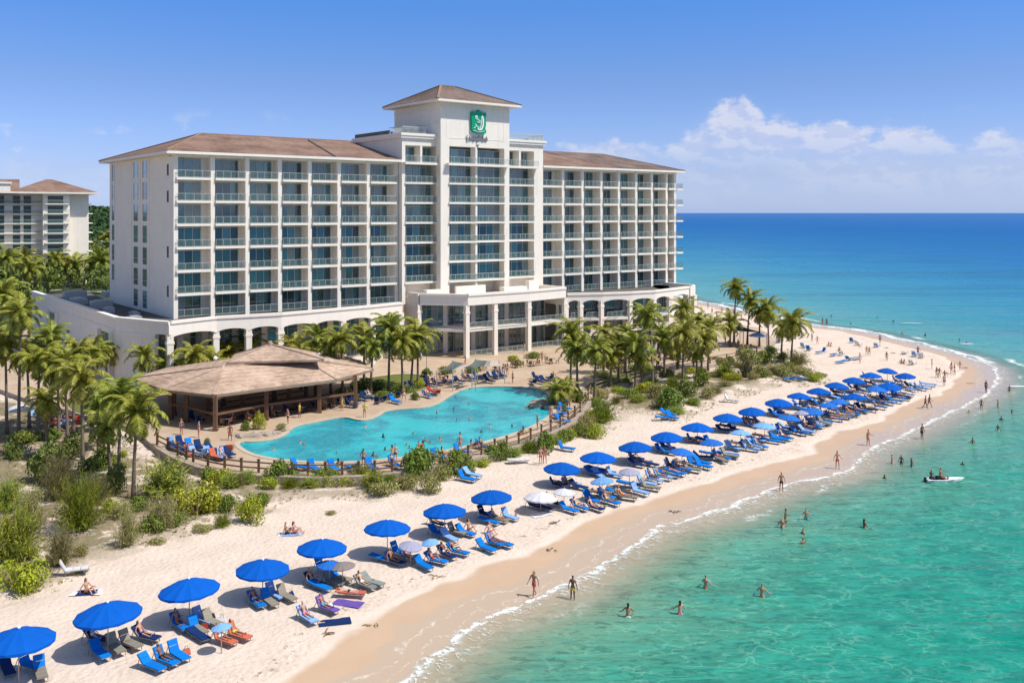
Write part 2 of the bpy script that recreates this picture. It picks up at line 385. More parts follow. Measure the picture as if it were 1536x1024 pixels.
# sea
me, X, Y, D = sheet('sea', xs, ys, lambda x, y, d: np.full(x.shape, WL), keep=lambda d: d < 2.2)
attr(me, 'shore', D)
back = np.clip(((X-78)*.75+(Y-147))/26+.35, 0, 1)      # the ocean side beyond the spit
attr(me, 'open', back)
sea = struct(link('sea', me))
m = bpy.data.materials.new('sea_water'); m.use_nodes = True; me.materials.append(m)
T = NT(m.node_tree); tc = T.n.new('ShaderNodeTexCoord').outputs['Object']; bs = T.n['Principled BSDF']
dd = T.math('MULTIPLY', T.attr('shore'), -1.)
big = T.noise(tc, .035, 4, .6); med = T.noise(T.mapping(tc, (.5,1.3,1), (0,0,rad(-12))), .35, 5, .6, 1.)
dn = T.math('MULTIPLY_ADD', T.math('MULTIPLY', T.math('SUBTRACT', big, .5), 2.2), T.math('MULTIPLY', dd, .45), dd)
lg = T.math('LOGARITHM', T.math('ADD', T.math('MAXIMUM', dn, 0.), 1.), 10.)   # 0..3.6
lg = T.math('DIVIDE', lg, 3.6)
near_ = T.ramp(lg, [(0,(.52,.42,.28)),(.13,(.40,.42,.27)),(.21,(.20,.39,.26)),(.27,(.09,.31,.21)),(.33,(.03,.26,.18)),(.40,(.003,.225,.165)),(.48,(.001,.18,.16)),(.56,(.001,.145,.17)),(.68,(.001,.10,.21)),(1,(.03,.12,.36))])
back_ = T.ramp(lg, [(0,(.42,.42,.36)),(.2,(.18,.37,.34)),(.32,(.05,.29,.31)),(.45,(.01,.24,.31)),(.56,(.004,.19,.34)),(.66,(.004,.135,.34)),(.8,(.006,.105,.34)),(1,(.035,.13,.38))])
col = T.mix(T.attr('open'), near_, back_)
patch = T.math('MULTIPLY', T.rng(T.noise(T.mapping(tc, (.35,1,1), (0,0,rad(8))), .02, 5, .6), .5, .68), T.rng(lg, .45, .6))
col = T.mix(T.math('MULTIPLY', patch, .45), col, (.001,.10,.20,1))
swell = T.noise(T.mapping(tc, (.10,1,1), (0,0,rad(-7))), .075, 4, .6, .3)
col = T.mix(T.math('MULTIPLY', T.math('MULTIPLY', T.rng(swell, .52, .62), T.attr('open')), T.math('MULTIPLY', T.rng(lg, .28, .45), .55)), col, (.0,.13,.22,1))
# caustic light from the bed, painted as clumps of paler water colour
net = T.n.new('ShaderNodeTexVoronoi'); net.feature = 'SMOOTH_F1'; net.inputs['Scale'].default_value = .62
warp = T.n.new('ShaderNodeTexNoise'); warp.inputs['Scale'].default_value = .4; T.put(warp.inputs['Vector'], tc)
va = T.n.new('ShaderNodeVectorMath'); va.operation = 'MULTIPLY_ADD'; T.put(va.inputs[0], warp.outputs['Color']); va.inputs[1].default_value = (3.2,3.2,0); T.put(va.inputs[2], T.mapping(tc, (.7,1.5,1), (0,0,rad(-14))))
T.put(net.inputs['Vector'], va.outputs[0])
nw = T.rng(net.outputs['Distance'], .35, .85)
nearw = T.rng(lg, .62, .3)
col = T.mix(T.math('MULTIPLY', T.math('MULTIPLY', nw, nearw), .38), col, (.03,.40,.29,1))
col = T.mix(T.math('MULTIPLY', T.math('MULTIPLY', T.rng(med, .5, .68), nearw), .32), col, (.0,.10,.11,1))
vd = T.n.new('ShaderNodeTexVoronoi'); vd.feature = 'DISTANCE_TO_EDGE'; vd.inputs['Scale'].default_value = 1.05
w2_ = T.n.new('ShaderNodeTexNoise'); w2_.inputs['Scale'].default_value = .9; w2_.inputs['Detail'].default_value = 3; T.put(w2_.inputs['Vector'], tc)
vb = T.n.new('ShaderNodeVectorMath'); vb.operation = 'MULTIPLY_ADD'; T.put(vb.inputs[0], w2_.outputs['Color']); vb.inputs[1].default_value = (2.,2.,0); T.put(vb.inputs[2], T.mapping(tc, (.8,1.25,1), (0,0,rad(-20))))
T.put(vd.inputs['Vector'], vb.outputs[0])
caustic_ln = T.math('MULTIPLY', T.rng(vd.outputs['Distance'], .11, .0), T.rng(T.noise(tc, .5, 3, .6), .40, .62))  # thin caustic lines, refracted light painted into the base colour
col = T.mix(T.math('MULTIPLY', T.math('MULTIPLY', caustic_ln, T.rng(lg, .52, .30)), T.math('MULTIPLY', T.rng(lg, .08, .2), .32)), col, (.28,.60,.42,1))
rip = T.noise(T.mapping(tc, (.7,1.5,1), (0,0,rad(24))), 1.15, 5, .68, 1.2)
ripw = T.rng(lg, .75, .2)
col = T.mix(T.math('MULTIPLY', T.rng(rip, .50, .66), T.math('MULTIPLY', ripw, .5)), col, (.03,.35,.28,1))
col = T.mix(T.math('MULTIPLY', T.rng(rip, .50, .36), T.math('MULTIPLY', ripw, .55)), col, (.0,.115,.10,1))
# foam
fz = T.noise(tc, .22, 4, .6); fine = T.noise(tc, 1.6, 6, .75)
e1 = T.math('ADD', dd, T.math('MULTIPLY_ADD', fz, 3., -1.2))
def band(v, c, w): return T.rng(T.math('ABSOLUTE', T.math('SUBTRACT', v, c)), 0, w, 1, 0)
f1 = T.math('MAXIMUM', T.math('MULTIPLY', band(e1, .75, .75), T.rng(fine, .38, .54)), T.math('MULTIPLY', T.math('MULTIPLY', T.rng(e1, 4.2, .7), T.rng(e1, .45, .7)), T.rng(T.noise(tc, 1.1, 7, .8, 2.), .50, .60)))
e2 = T.math('ADD', dd, T.math('MULTIPLY_ADD', T.noise(T.mapping(tc, (1,1,1), (0,0,0), (31,7,0)), .16, 4, .6), 6., -3.))
f2 = T.math('MULTIPLY', T.math('MULTIPLY', band(e2, 3.2, .7), T.rng(T.noise(tc, .11, 2), .46, .62)), T.rng(fine, .42, .58))
f3 = T.math('MULTIPLY', T.math('MULTIPLY', T.rng(dd, 5, .2), T.rng(T.noise(tc, .9, 6, .8, 1.5), .55, .66)), .4)
f4 = T.math('MULTIPLY', T.math('MULTIPLY', T.math('MAXIMUM', band(e2, 1.9, 1.6), T.math('MULTIPLY', band(e2, 6., 1.2), T.rng(T.noise(tc, .05, 2), .5, .6))), T.rng(T.attr('open'), .3, .7)), T.rng(T.noise(T.mapping(tc, (1,1,1)), .8, 5, .7), .30, .46))
foam = T.math('MAXIMUM', T.math('MAXIMUM', f1, f4), T.math('MAXIMUM', T.math('MULTIPLY', f2, .9), f3), clamp=True)
col = T.mix(T.math('MULTIPLY', foam, .85), col, (.86,.87,.86,1))
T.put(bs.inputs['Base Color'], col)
T.put(bs.inputs['Roughness'], T.math('ADD', T.math('MULTIPLY_ADD', foam, .5, .14), T.math('MULTIPLY', T.rng(lg, .3, .9), .30))); bs.inputs['IOR'].default_value = 1.33; bs.inputs['Specular IOR Level'].default_value = .12
w1 = T.noise(T.mapping(tc, (.55,1.5,1), (0,0,rad(-15))), .9, 5, .62, .8)
w2 = T.noise(T.mapping(tc, (.5,1.6,1), (0,0,rad(20))), .16, 4, .6, .5)
w3 = T.noise(T.mapping(tc, (.25,1.4,1), (0,0,rad(6))), .03, 6, .7)
hh = T.math('ADD', T.math('MULTIPLY', w1, .45), T.math('MULTIPLY', w2, 1.8)); hh = T.math('ADD', hh, T.math('MULTIPLY', w3, 5.))
hh = T.math('MULTIPLY', hh, T.rng(dd, 0, 14, .12, 1))
T.put(bs.inputs['Normal'], T.bump(hh, .9, .55))
al = T.math('MAXIMUM', T.rng(dd, .0, 8., .18, 1.), foam)
T.put(bs.inputs['Alpha'], T.math('MULTIPLY', al, T.rng(e1, .25, .7)))

# ---------------------------------------------------------------- pool deck and pool
m = M['paving'] = bpy.data.materials.new('deck_paving'); m.use_nodes = True
T = NT(m.node_tree); tc = T.n.new('ShaderNodeTexCoord').outputs['Object']; bs = T.n['Principled BSDF']
bk = T.n.new('ShaderNodeTexBrick'); T.put(bk.inputs['Vector'], T.mapping(tc, (1,1,1), (0,0,.66))); bk.inputs['Scale'].default_value = 1.; bk.inputs['Brick Width'].default_value = 1.2; bk.inputs['Row Height'].default_value = .6
bk.inputs['Color1'].default_value = (.47,.345,.235,1); bk.inputs['Color2'].default_value = (.42,.30,.20,1); bk.inputs['Mortar'].default_value = (.33,.24,.17,1); bk.inputs['Mortar Size'].default_value = .015
T.put(bs.inputs['Base Color'], T.mix(T.rng(T.noise(tc, .25, 5, .6), .4, .65, 0, .6), bk.outputs[0], (.52,.42,.31,1))); bs.inputs['Roughness'].default_value = .8
POOL_PX = [(362,664),(352,662),(372,679),(410,688),(470,693),(540,692),(600,686),(650,679),(707,667),(755,655),(790,643),(815,630),(832,616),(826,600),(820,588),(800,581),(750,579),(712,580),(690,585),(674,594),(660,604),(640,611),(600,613),(577,616),(572,621),(557,628),(540,631),(515,624),(475,632),(440,639),(434,648),(417,657),(390,662)]
POOL = [tuple(G(x, y, DZ)[:2]) for x, y in POOL_PX[1:]]
def smooth_loop(P, it=2):
    for _ in range(it):
        Q = []
        for i in range(len(P)):
            a = P[i]; b = P[(i+1) % len(P)]
            Q += [(a[0]*.75+b[0]*.25, a[1]*.75+b[1]*.25), (a[0]*.25+b[0]*.75, a[1]*.25+b[1]*.75)]
        P = Q
    return P
POOL = smooth_loop(POOL)
def offs(P, d):
    A = sum(P[i][0]*P[(i+1) % len(P)][1]-P[(i+1) % len(P)][0]*P[i][1] for i in range(len(P))); sg = 1 if A > 0 else -1
    Q = []
    for i in range(len(P)):
        a = Vector(P[i-1][:2]); b = Vector(P[i][:2]); c = Vector(P[(i+1) % len(P)][:2])
        n = ((b-a).normalized()+(c-b).normalized()).normalized(); Q.append((b.x+n.y*d*sg, b.y-n.x*d*sg))
    return Q
import bmesh
def fill(name, outer, holes, z0, z1, mats, hole_wall=True):
    bm = bmesh.new(); loops = []; edges = []
    for P in [outer]+holes:
        vs = [bm.verts.new((p[0], p[1], z1)) for p in P]; loops.append(vs)
        edges += [bm.edges.new((vs[i], vs[(i+1) % len(vs)])) for i in range(len(vs))]
    bmesh.ops.triangle_fill(bm, use_beauty=True, edges=edges, normal=(0,0,1))
    for f in bm.faces:
        if f.normal.z < 0: f.normal_flip()
    for vs in loops:
        lo = [bm.verts.new((v.co.x, v.co.y, z0)) for v in vs]; k = len(vs)
        for i in range(k):
            f = bm.faces.new((vs[i], vs[(i+1) % k], lo[(i+1) % k], lo[i])); f.material_index = 1 if len(mats) > 1 else 0
    me = bpy.data.meshes.new(name); bm.to_mesh(me); bm.free()
    for q in mats: me.materials.append(q)
    return struct(link(name, me))
fill('pool_deck', DECK, [POOL], -.3, DZ, [M['paving'], M['stone']])
M['poolfloor'] = mat('pool_plaster', (.05,.52,.60), .6, noise=.25, nscale=.12, col2=(.005,.30,.42))
mb = MB(); mb.poly([(p[0], p[1], -.25) for p in offs(POOL, .05)]); o = struct(mb.obj('pool_floor', M['poolfloor']))
m = bpy.data.materials.new('pool_water'); m.use_nodes = True
T = NT(m.node_tree); tc = T.n.new('ShaderNodeTexCoord').outputs['Object']; bs = T.n['Principled BSDF']
c = T.mix(T.rng(T.noise(tc, .13, 5, .7), .42, .58), (.0,.30,.40,1), (.01,.54,.60,1))
c = T.mix(T.rng(T.noise(tc, 1.4, 5, .7, 1.), .5, .66, 0, .5), c, (.05,.56,.62,1)); T.put(bs.inputs['Base Color'], c)
bs.inputs['Roughness'].default_value = .08; bs.inputs['Specular IOR Level'].default_value = .2; bs.inputs['Alpha'].default_value = .8; bs.inputs['IOR'].default_value = 1.33
T.put(bs.inputs['Normal'], T.bump(T.noise(tc, 2.2, 4, .6, .6), .5, .12))
mb = MB(); mb.poly([(p[0], p[1], DZ-.12) for p in offs(POOL, .05)]); struct(mb.obj('pool_water', m))
# coping
mb = MB(); Q = offs(POOL, .45); I = offs(POOL, -.06)
for i in range(len(POOL)):
    j = (i+1) % len(POOL)
    mb.quad((*I[i], DZ+.05), (*Q[i], DZ+.05), (*Q[j], DZ+.05), (*I[j], DZ+.05)); mb.quad((*Q[i], DZ-.02), (*Q[j], DZ-.02), (*Q[j], DZ+.05), (*Q[i], DZ+.05)); mb.quad((*I[j], DZ-.1), (*I[i], DZ-.1), (*I[i], DZ+.05), (*I[j], DZ+.05))
struct(mb.obj('pool_coping', mat('coping_stone', (.55,.45,.33), .7, noise=.2)))
# retaining wall
front = DECK[1:15]
mb = MB()
for a, b in zip(front, front[1:]):
    d = (Vector(b)-Vector(a)).normalized(); n = Vector((d.y, -d.x))*.3
    p = [Vector(a)-d*.02, Vector(b)+d*.02]
    mb.prism([p[0]+n, p[1]+n, p[1]-n, p[0]-n], -.3, DZ+.22)
w = mb.obj('retaining_wall', M['stone']); tag(w, 'low curved stone retaining wall between pool deck and beach', 'wall')
# ---------------------------------------------------------------- the hotel
ANG = math.atan2(1418, 1832); D1 = Vector((math.cos(ANG), math.sin(ANG))); D2 = Vector((-D1.y, D1.x))
C0 = Vector(((260-768)/F*133, 133))
def loc(p): q = Vector(p[:2])-C0; return (q.dot(D1), q.dot(D2))
def tpx(px, s=0.):
    r = (px-768)/F; b = C0 + D2*s
    return (b.y*r-b.x)/(D1.x-D1.y*r)
Z0, FH, NF = 9.2, 3.29, 7
ZE = Z0+FH*NF
hotel = thing('hotel_building', 'large cream beachfront hotel with brown tiled roofs, balconies and central tower', 'hotel', (C0.x, C0.y, 0), ANG)
WIN = []; RAIL = []
def window(t0, t1, s, z0, z1, nm=3, transom=0, sy=None):
    """window in a plane facing -s; list entry (depth key, builder)"""
    def build(parent, mbs=None):
        fr = mbs[0] if mbs else MB(); gl = mbs[1] if mbs else MB()
        fr.box(t0, t1, s-.10, s-.0, z0, z0+.08); fr.box(t0, t1, s-.10, s, z1-.08, z1)
        xs_ = [t0+(t1-t0)*i/nm for i in range(nm+1)]
        for i, x in enumerate(xs_):
            a = x-.035 if 0 < i < nm else (x if i == 0 else x-.07); fr.box(a, a+.07, s-.10, s, z0+.08, z1-.08)
        zs = [z0+.08, z1-.08]
        if transom:
            q = [z0+(z1-z0)*u for u in transom]
            for zz in q: fr.box(t0+.07, t1-.07, s-.09, s, zz-.03, zz+.03)
        for i in range(nm):
            k = R.choices([0,1,2,3], [5,3,1.8,3])[0]
            gl.quad((xs_[i]+.02, s-.04+.003*R.random(), z0+.06), (xs_[i+1]-.02, s-.04+.003*R.random(), z0+.06), (xs_[i+1]-.02, s-.04, z1-.06), (xs_[i]+.02, s-.04, z1-.06), k)
        if not mbs:
            w = fr.obj('window', M['winframe'], parent); gl.obj('glass', [M['glass1'], M['glass2'], M['glass3'], M['glass4']], w)
    WIN.append((C0.y+t0*D1.y+s*D2.y-(z1-z0)*(t1-t0)*2, build))
def railing(t0, t1, s, z, bulge=.0, ends=True, h=1.05):
    def build(parent, mbs=None):
        me_ = mbs[0] if mbs else MB(); gl = mbs[1] if mbs else MB()
        me_.bar((t0, s, z+h), (t1, s, z+h), .06, .045); me_.bar((t0, s, z+.1), (t1, s, z+.1), .05, .05)
        k = max(2, round((t1-t0)/1.1))
        for i in range(k+1):
            x = t0+.03+(t1-t0-.06)*i/k; me_.box(x-.018, x+.018, s-.02, s+.02, z, z+h-.03)
        gl.box(t0+.05, t1-.05, s-.012, s+.012, z+.13, z+h-.05)
        if not mbs:
            w = me_.obj('balcony_railing', M['railmetal'], parent); gl.obj('glass', M['railglass'], w)
    RAIL.append((C0.y+t0*D1.y, build))

def wing(edges, s0=0., rec=1.95, wrap=None):
    t0, t1 = edges[0], edges[-1]
    mb = MB(); mb.box(t0, t1, s0+rec, 32.5, 0, ZE); mb.obj('wall', M['stucco'], hotel)
    for i, t in enumerate(edges):
        mb = MB(); w = .62
        a = t-w/2 if 0 < i < len(edges)-1 else (t if i == 0 else t-w)
        mb.box(a, a+w, s0-.12, s0+.5, 9.0, ZE-.25); mb.box(a+.16, a+w-.16, s0+.5, s0+rec, 9.0, ZE-.05)
        if i == 0: mb.box(a, a+.16, s0+.5, s0+rec, 9., ZE-.05)
        mb.box(a-.08, a+w+.08, s0-.2, s0+.5, ZE-.25, ZE-.01); mb.obj('pillar', M['stucco'], hotel)
    for f in range(NF):
        z = Z0+FH*f; mb = MB()
        if f: mb.box(t0+.02, t1-.02, s0+.1, s0+rec, z-.28, z)
        for a, b in zip(edges, edges[1:]):
            if f: mb.box(a+.33, b-.33, s0-.45, s0+.1, z-.26, z+.05)
            railing(a+.35, b-.35, s0-.38 if f else s0+.05, z+.03)
            window(a+.95, min(b-.5, a+.95+3.6), s0+rec, z+.05, z+2.82, 3)
        if f: mb.obj('floor_slab', M['trim'], hotel)
    mb = MB(); mb.box(t0, t1, s0-.05, s0+rec, ZE-.3, ZE); mb.obj('cornice', M['trim'], hotel)
eL = [0,5.6,10.8,15.9,20.8,25.8,31.0,36.5]
eR = [66.6,72.3,77.2,82.1,86.8,91.6,96.1,100.4,103.2]
wing(eL); wing(eR)
# corner balconies wrapping the right end, and those of the rear face
for f in range(1, NF):
    z = Z0+FH*f
    mb = MB(); mb.box(103.2, 105., -.45, 5, z-.26, z+.05); mb.box(103.2, 105., -.42, -.37, z+.05, z+1.1, 1); mb.box(104.9, 104.95, -.36, 5, z+.05, z+1.1, 1)
    mb.obj('balcony', [M['trim'], M['railglass']], hotel)
    mb = MB(); mb.box(.8, 5, 32.5, 34.3, z-.26, z+.05); mb.box(.8, .85, 32.5, 34.25, z+.05, z+1.1, 1); mb.box(.85, 5, 34.2, 34.25, z+.05, z+1.1, 1)
    mb.obj('balcony', [M['trim'], M['railglass']], hotel)
# narrow windows of the left end wall
def endwin(s0, s1, z0, z1):
    def build(parent, mbs=None):
        fr = mbs[0] if mbs else MB(); gl = mbs[1] if mbs else MB()
        fr.box(-.06, .0, s0-.07, s0+.05, z0, z1); fr.box(-.06, .0, s1-.05, s1+.07, z0, z1); fr.box(-.05, .0, s0+.05, s1-.05, z0+.8, z0+.87)
        gl.quad((-.012, s0+.05, z0), (-.012, s0+.05, z1), (-.012, s1-.05, z1), (-.012, s1-.05, z0), R.choice([0,1,3]))
        if not mbs:
            w = fr.obj('window', M['winframe'], parent); gl.obj('glass', [M['glass1'], M['glass2'], M['glass3'], M['glass4']], w)
    WIN.append((120, build))
def spx(px):          # s on the end wall plane t=0 for a pixel column
    r = (px-768)/F; return (C0.y*r-C0.x)/(D2.x-D2.y*r)
for f in range(NF):
    z = Z0+FH*f
    for a, b in ((201,207), (214.5,220.5)): endwin(spx(b), spx(a), z+.35, z+2.95)
    if f > 0: endwin(spx(171.5), spx(168.5), z+.35, z+2.95)
mb = MB()
for f in range(1, NF): mb.box(-.04, -.0, .1, 32.4, Z0+FH*f-.06, Z0+FH*f-.03)
for px in (197.5, 210.5, 224): mb.box(-.10, -.0, spx(px)-.2, spx(px)+.2, 9.2, ZE-.3)
for z in (29.3, 17.6, 25.5, 12.): mb.box(-.07, 0, spx(253), spx(251), z, z+1.6, 1)
mb.obj('wall_moulding', [M['stucco'], M['roofdark']], hotel)

# central tower and its shoulders
TL, TR, CL_, CR_ = 36.6, 66.5, tpx(661, -2.6), tpx(764, -2.6)
sS, sC = -1.2, -2.6
ZS = 37.0; ZT = 42.4
mb = MB(); mb.box(TL+.01, TR-.01, sS+1.8, 15, 9, ZS); mb.box(CL_+.01, CR_-.01, sS+1.9, 12.4, ZS, ZT); mb.obj('wall', M['stucco'], hotel)
WT = [(TL, tpx(608, sS), tpx(653, sS)+.3, CL_), (CR_, CR_+.25, tpx(801, sS), TR)]
for (a, w0, w1, b) in WT:
    mb = MB(); mb.box(a, w0, sS, sS+1.8, 9, ZS); mb.box(w1, b, sS, sS+1.8, 9, ZS); mb.box(w0, w1, sS, sS+1.8, Z0+FH*8-.45, ZS)
    mb.obj('wall', M['stucco'], hotel)
    mb = MB()
    for f in range(1, 8):
        z = Z0+FH*f
        if f < 7: mb.box(w0-.1, w1+.1, sS-.22, sS+1.8, z-.2, z+.05)
        else: mb.box(w0-.5, w1+.55, sS-.9, sS+1.8, z-.3, z+.05)
        if f < 7: window(w0+.02, w1-.02, sS+1.8 if f else sS+1.8, z+.05, z+FH-.2, 5, (.32,.85))
        else:
            mid = (w0+w1)/2; mb.box(mid-.2, mid+.2, sS, sS+1.8, z+.05, z+FH-.5)
            window(w0+.1, mid-.3, sS+1.8, z+.05, z+2.7, 2); window(mid+.3, w1-.2, sS+1.8, z+.05, z+2.7, 3)
        railing(w0 if f < 7 else w0-.4, w1 if f < 7 else w1+.45, sS-.15 if f < 7 else sS-.8, z+.05)
    mb.obj('floor_slab', M['trim'], hotel)
    mb = MB(); e = .35
    mb.box(a-e if a == TL else a+.02, b+e if b == TR else b-.02, sS-e, sS+.2, ZS-.75, ZS-.35); 
    if a == TL: mb.box(a-.35, a+.02, sS+.2, 15, ZS-.75, ZS-.35); mb.box(a-.45, b-.02, sS-.5, sS+.9, ZS-.35, ZS+.05); mb.box(a-.45, a+.4, sS+.9, 15.2, ZS-.35, ZS+.05)
    else: mb.box(a+.02, b+.45, sS-.5, sS+.9, ZS-.35, ZS+.05); mb.box(b-.4, b+.45, sS+.9, 15.2, ZS-.35, ZS+.05)
    mb.obj('cornice', M['trim'], hotel)
    mb = MB(); x0, x1 = (a+.05, b-1.9) if a == TL else (a+.3, b+.1)
    mb.bar((x0, sS-.1, ZS+1.1), (x1, sS-.1, ZS+1.1), .12, .1)
    for i in range(int((x1-x0)/.22)): mb.box(x0+i*.22, x0+i*.22+.06, sS-.13, sS-.07, ZS+.05, ZS+1.06)
    sx = x0 if a == TL else x1
    mb.bar((sx, sS-.1, ZS+1.1), (sx, 3., ZS+1.1), .12, .1)
    for i in range(14): mb.box(sx-.03, sx+.03, sS+.1+i*.22, sS+.16+i*.22, ZS+.05, ZS+1.06)
    mb.box(min(sx,sx+.3*(1 if a==TL else -1)), max(sx,sx+.3*(1 if a==TL else -1)), 3.1, 14.9, ZS+.05, ZS+.75, 1)
    mb.obj('roof_railing', [M['railmetal'], M['roofdark']], hotel)
mb = MB(); mb.box(TL+.5, CL_-.1, 1.2, 14.8, ZS+.03, ZS+.15); mb.box(CR_+.1, TR-.5, 1.2, 14.8, ZS+.03, ZS+.15); mb.box(CL_-3.3, CL_-.3, 2.2, 8, ZS+.15, ZS+1.); mb.obj('flat_roof', M['roofdark'], hotel)
w0, w1 = tpx(674, sC), tpx(756.5, sC)
mb = MB(); mb.box(CL_, w0, sC, sS+1.8, 9, ZT); mb.box(w1, CR_, sC, sS+1.8, 9, ZT); mb.box(w0, w1, sC, sS+1.8, Z0+FH*8-.35, ZT)
mb.obj('wall', M['stucco'], hotel)
mid = tpx(714.5, sC); mb = MB(); mb.box(mid-.2, mid+.2, sC-.03, sC+1.5, 10, Z0+FH*8-.35)
for f in range(1, 8):
    z = Z0+FH*f
    mb.box(w0-.15 if f < 7 else w0-.7, w1+.15 if f < 7 else w1+.6, sC-.25 if f < 7 else sC-.9, sC+1.5, z-.2 if f < 7 else z-.32, z+.05)
    window(w0+.02, mid-.22, sC+1.5, z+.05, z+FH-.2 if f < 7 else z+2.6, 4, (.32,.85) if f < 7 else 0); window(mid+.22, w1-.02, sC+1.5, z+.05, z+FH-.2 if f < 7 else z+2.6, 4, (.32,.85) if f < 7 else 0)
    q = sC-.18 if f < 7 else sC-.8; railing(w0 if f < 7 else w0-.6, mid-.02, q, z+.05); railing(mid+.02, w1 if f < 7 else w1+.5, q, z+.05)
mb.obj('floor_slab', M['trim'], hotel)
mb = MB(); mb.box(w0-.05, w1+.05, sC-.04, sC, ZT-5.9, ZT-5.82); mb.box(CL_+1.1, CL_+1.16, sC-.03, sC, ZT-6, ZT-.9); mb.box(CR_-1.3, CR_-1.24, sC-.03, sC, ZT-6, ZT-.9); mb.box(CL_, CR_, sC-.12, sC, ZT-.9, ZT-.6); mb.box(CL_-.1, CL_, sC-.1, 12.4, ZT-.9, ZT-.6)
mb.box(CL_-.1, CL_, sC, 12.4, ZT-3.4, ZT-3.3); mb.obj('wall_moulding', M['stucco'], hotel)

def hip(name, t0, t1, s0, s1, z, rise, ra, rb, over, mt, rs=None):
    a0, a1, b0, b1 = t0-over, t1+over, s0-over, s1+over; rs = rs or (s0+s1)/2
    A, B_, C_, D_ = (a0,b0,z), (a1,b0,z), (a1,b1,z), (a0,b1,z); E, Fp = (ra, rs, z+rise), (rb, rs, z+rise)
    def P(u, v, w): return Vector(u).lerp(Vector(v), w)
    mb = MB(); mb.quad(A, B_, Fp, E); mb.quad(C_, D_, E, Fp); mb.tri(D_, A, E); mb.tri(B_, C_, Fp)
    r = mb.obj(name, mt, hotel)
    mb = MB(); th = .38
    for p, q in ((A,B_), (B_,C_), (C_,D_), (D_,A)):
        p = Vector(p); q = Vector(q); mb.quad(p-Vector((0,0,th)), q-Vector((0,0,th)), q-Vector((0,0,.02)), p-Vector((0,0,.02)))
    mb.quad((a0,b0,z-th), (a0,b1,z-th), (a1,b1,z-th), (a1,b0,z-th))
    mb.obj('eaves', M['trim'], r)
    mb = MB()
    for p, q in ((A,E), (D_,E), (B_,Fp), (C_,Fp), (E,Fp)): mb.bar(Vector(p)+Vector((0,0,.05)), Vector(q)+Vector((0,0,.05)), .4, .16)
    mb.obj('ridge_cap', M['cap'], r)
    return r
def wing_roof(t0, t1, ridge, hip_at, mt, mt2, over=1.35):
    z = ZE+.42; zr = z+4.; sgn = 1 if hip_at == t0 else -1
    th = .4; far_t = t1 if hip_at == t0 else t0
    h = hip_at-sgn*over; A = (h, -over, z); Dd = (h, 32.5+over, z); B_ = (far_t, -over, z); C_ = (far_t, 32.5+over, z); E = (ridge, 16, zr); Fp = (far_t, 16, zr)
    mb = MB(); mb.quad(A, B_, Fp, E); mb.quad(C_, Dd, E, Fp); mb.tri(Dd, A, E, 1)
    r = mb.obj('roof', [mt, mt2], hotel)
    mb = MB(); k = Vector((0,0,th)); e = Vector((0,0,.03))
    for p, q in ((A,B_), (B_,C_), (C_,Dd), (Dd,A)): mb.quad(Vector(p)-k, Vector(q)-k, Vector(q)-e, Vector(p)-e)
    mb.quad(Vector(A)-k, Vector(Dd)-k, Vector(C_)-k, Vector(B_)-k); mb.obj('eaves', M['trim'], r)
    mb = MB()
    for p, q in ((A,E), (Dd,E), (E,Fp)): mb.bar(Vector(p)+Vector((0,0,.05)), Vector(q)+Vector((0,0,.05)), .35, .14)
    mb.obj('ridge_cap', M['cap'], r)
    return r
r = wing_roof(0, TL-.02, 9.6, 0, M['tile'], M['tile'])
mb = MB(); e = Vector((0,0,.06)); mb.bar(Vector((tpx(503,-1.2), -1.2, ZE+.46))+e, Vector((27.5, 14.5, ZE+4.1))+e, .2, .14); mb.obj('valley_flashing', M['roofdark'], r)
r = wing_roof(TR+.02, 103.2, 97.5, 103.2, M['tile'], M['tile2'])
mb = MB(); mb.quad((86,-1.37,ZE+.45), (104.4,-1.37,ZE+.45), (97.5,15.9,ZE+4.45), (80,15.9,ZE+4.45)); mb.obj('roof_section', M['tile2'], r)
hip('roof', CL_, CR_, sC, 12.4, ZT+.4, 3.6, CL_+5.2, CR_-6.2, 1.55, M['tile2'], 5.2)

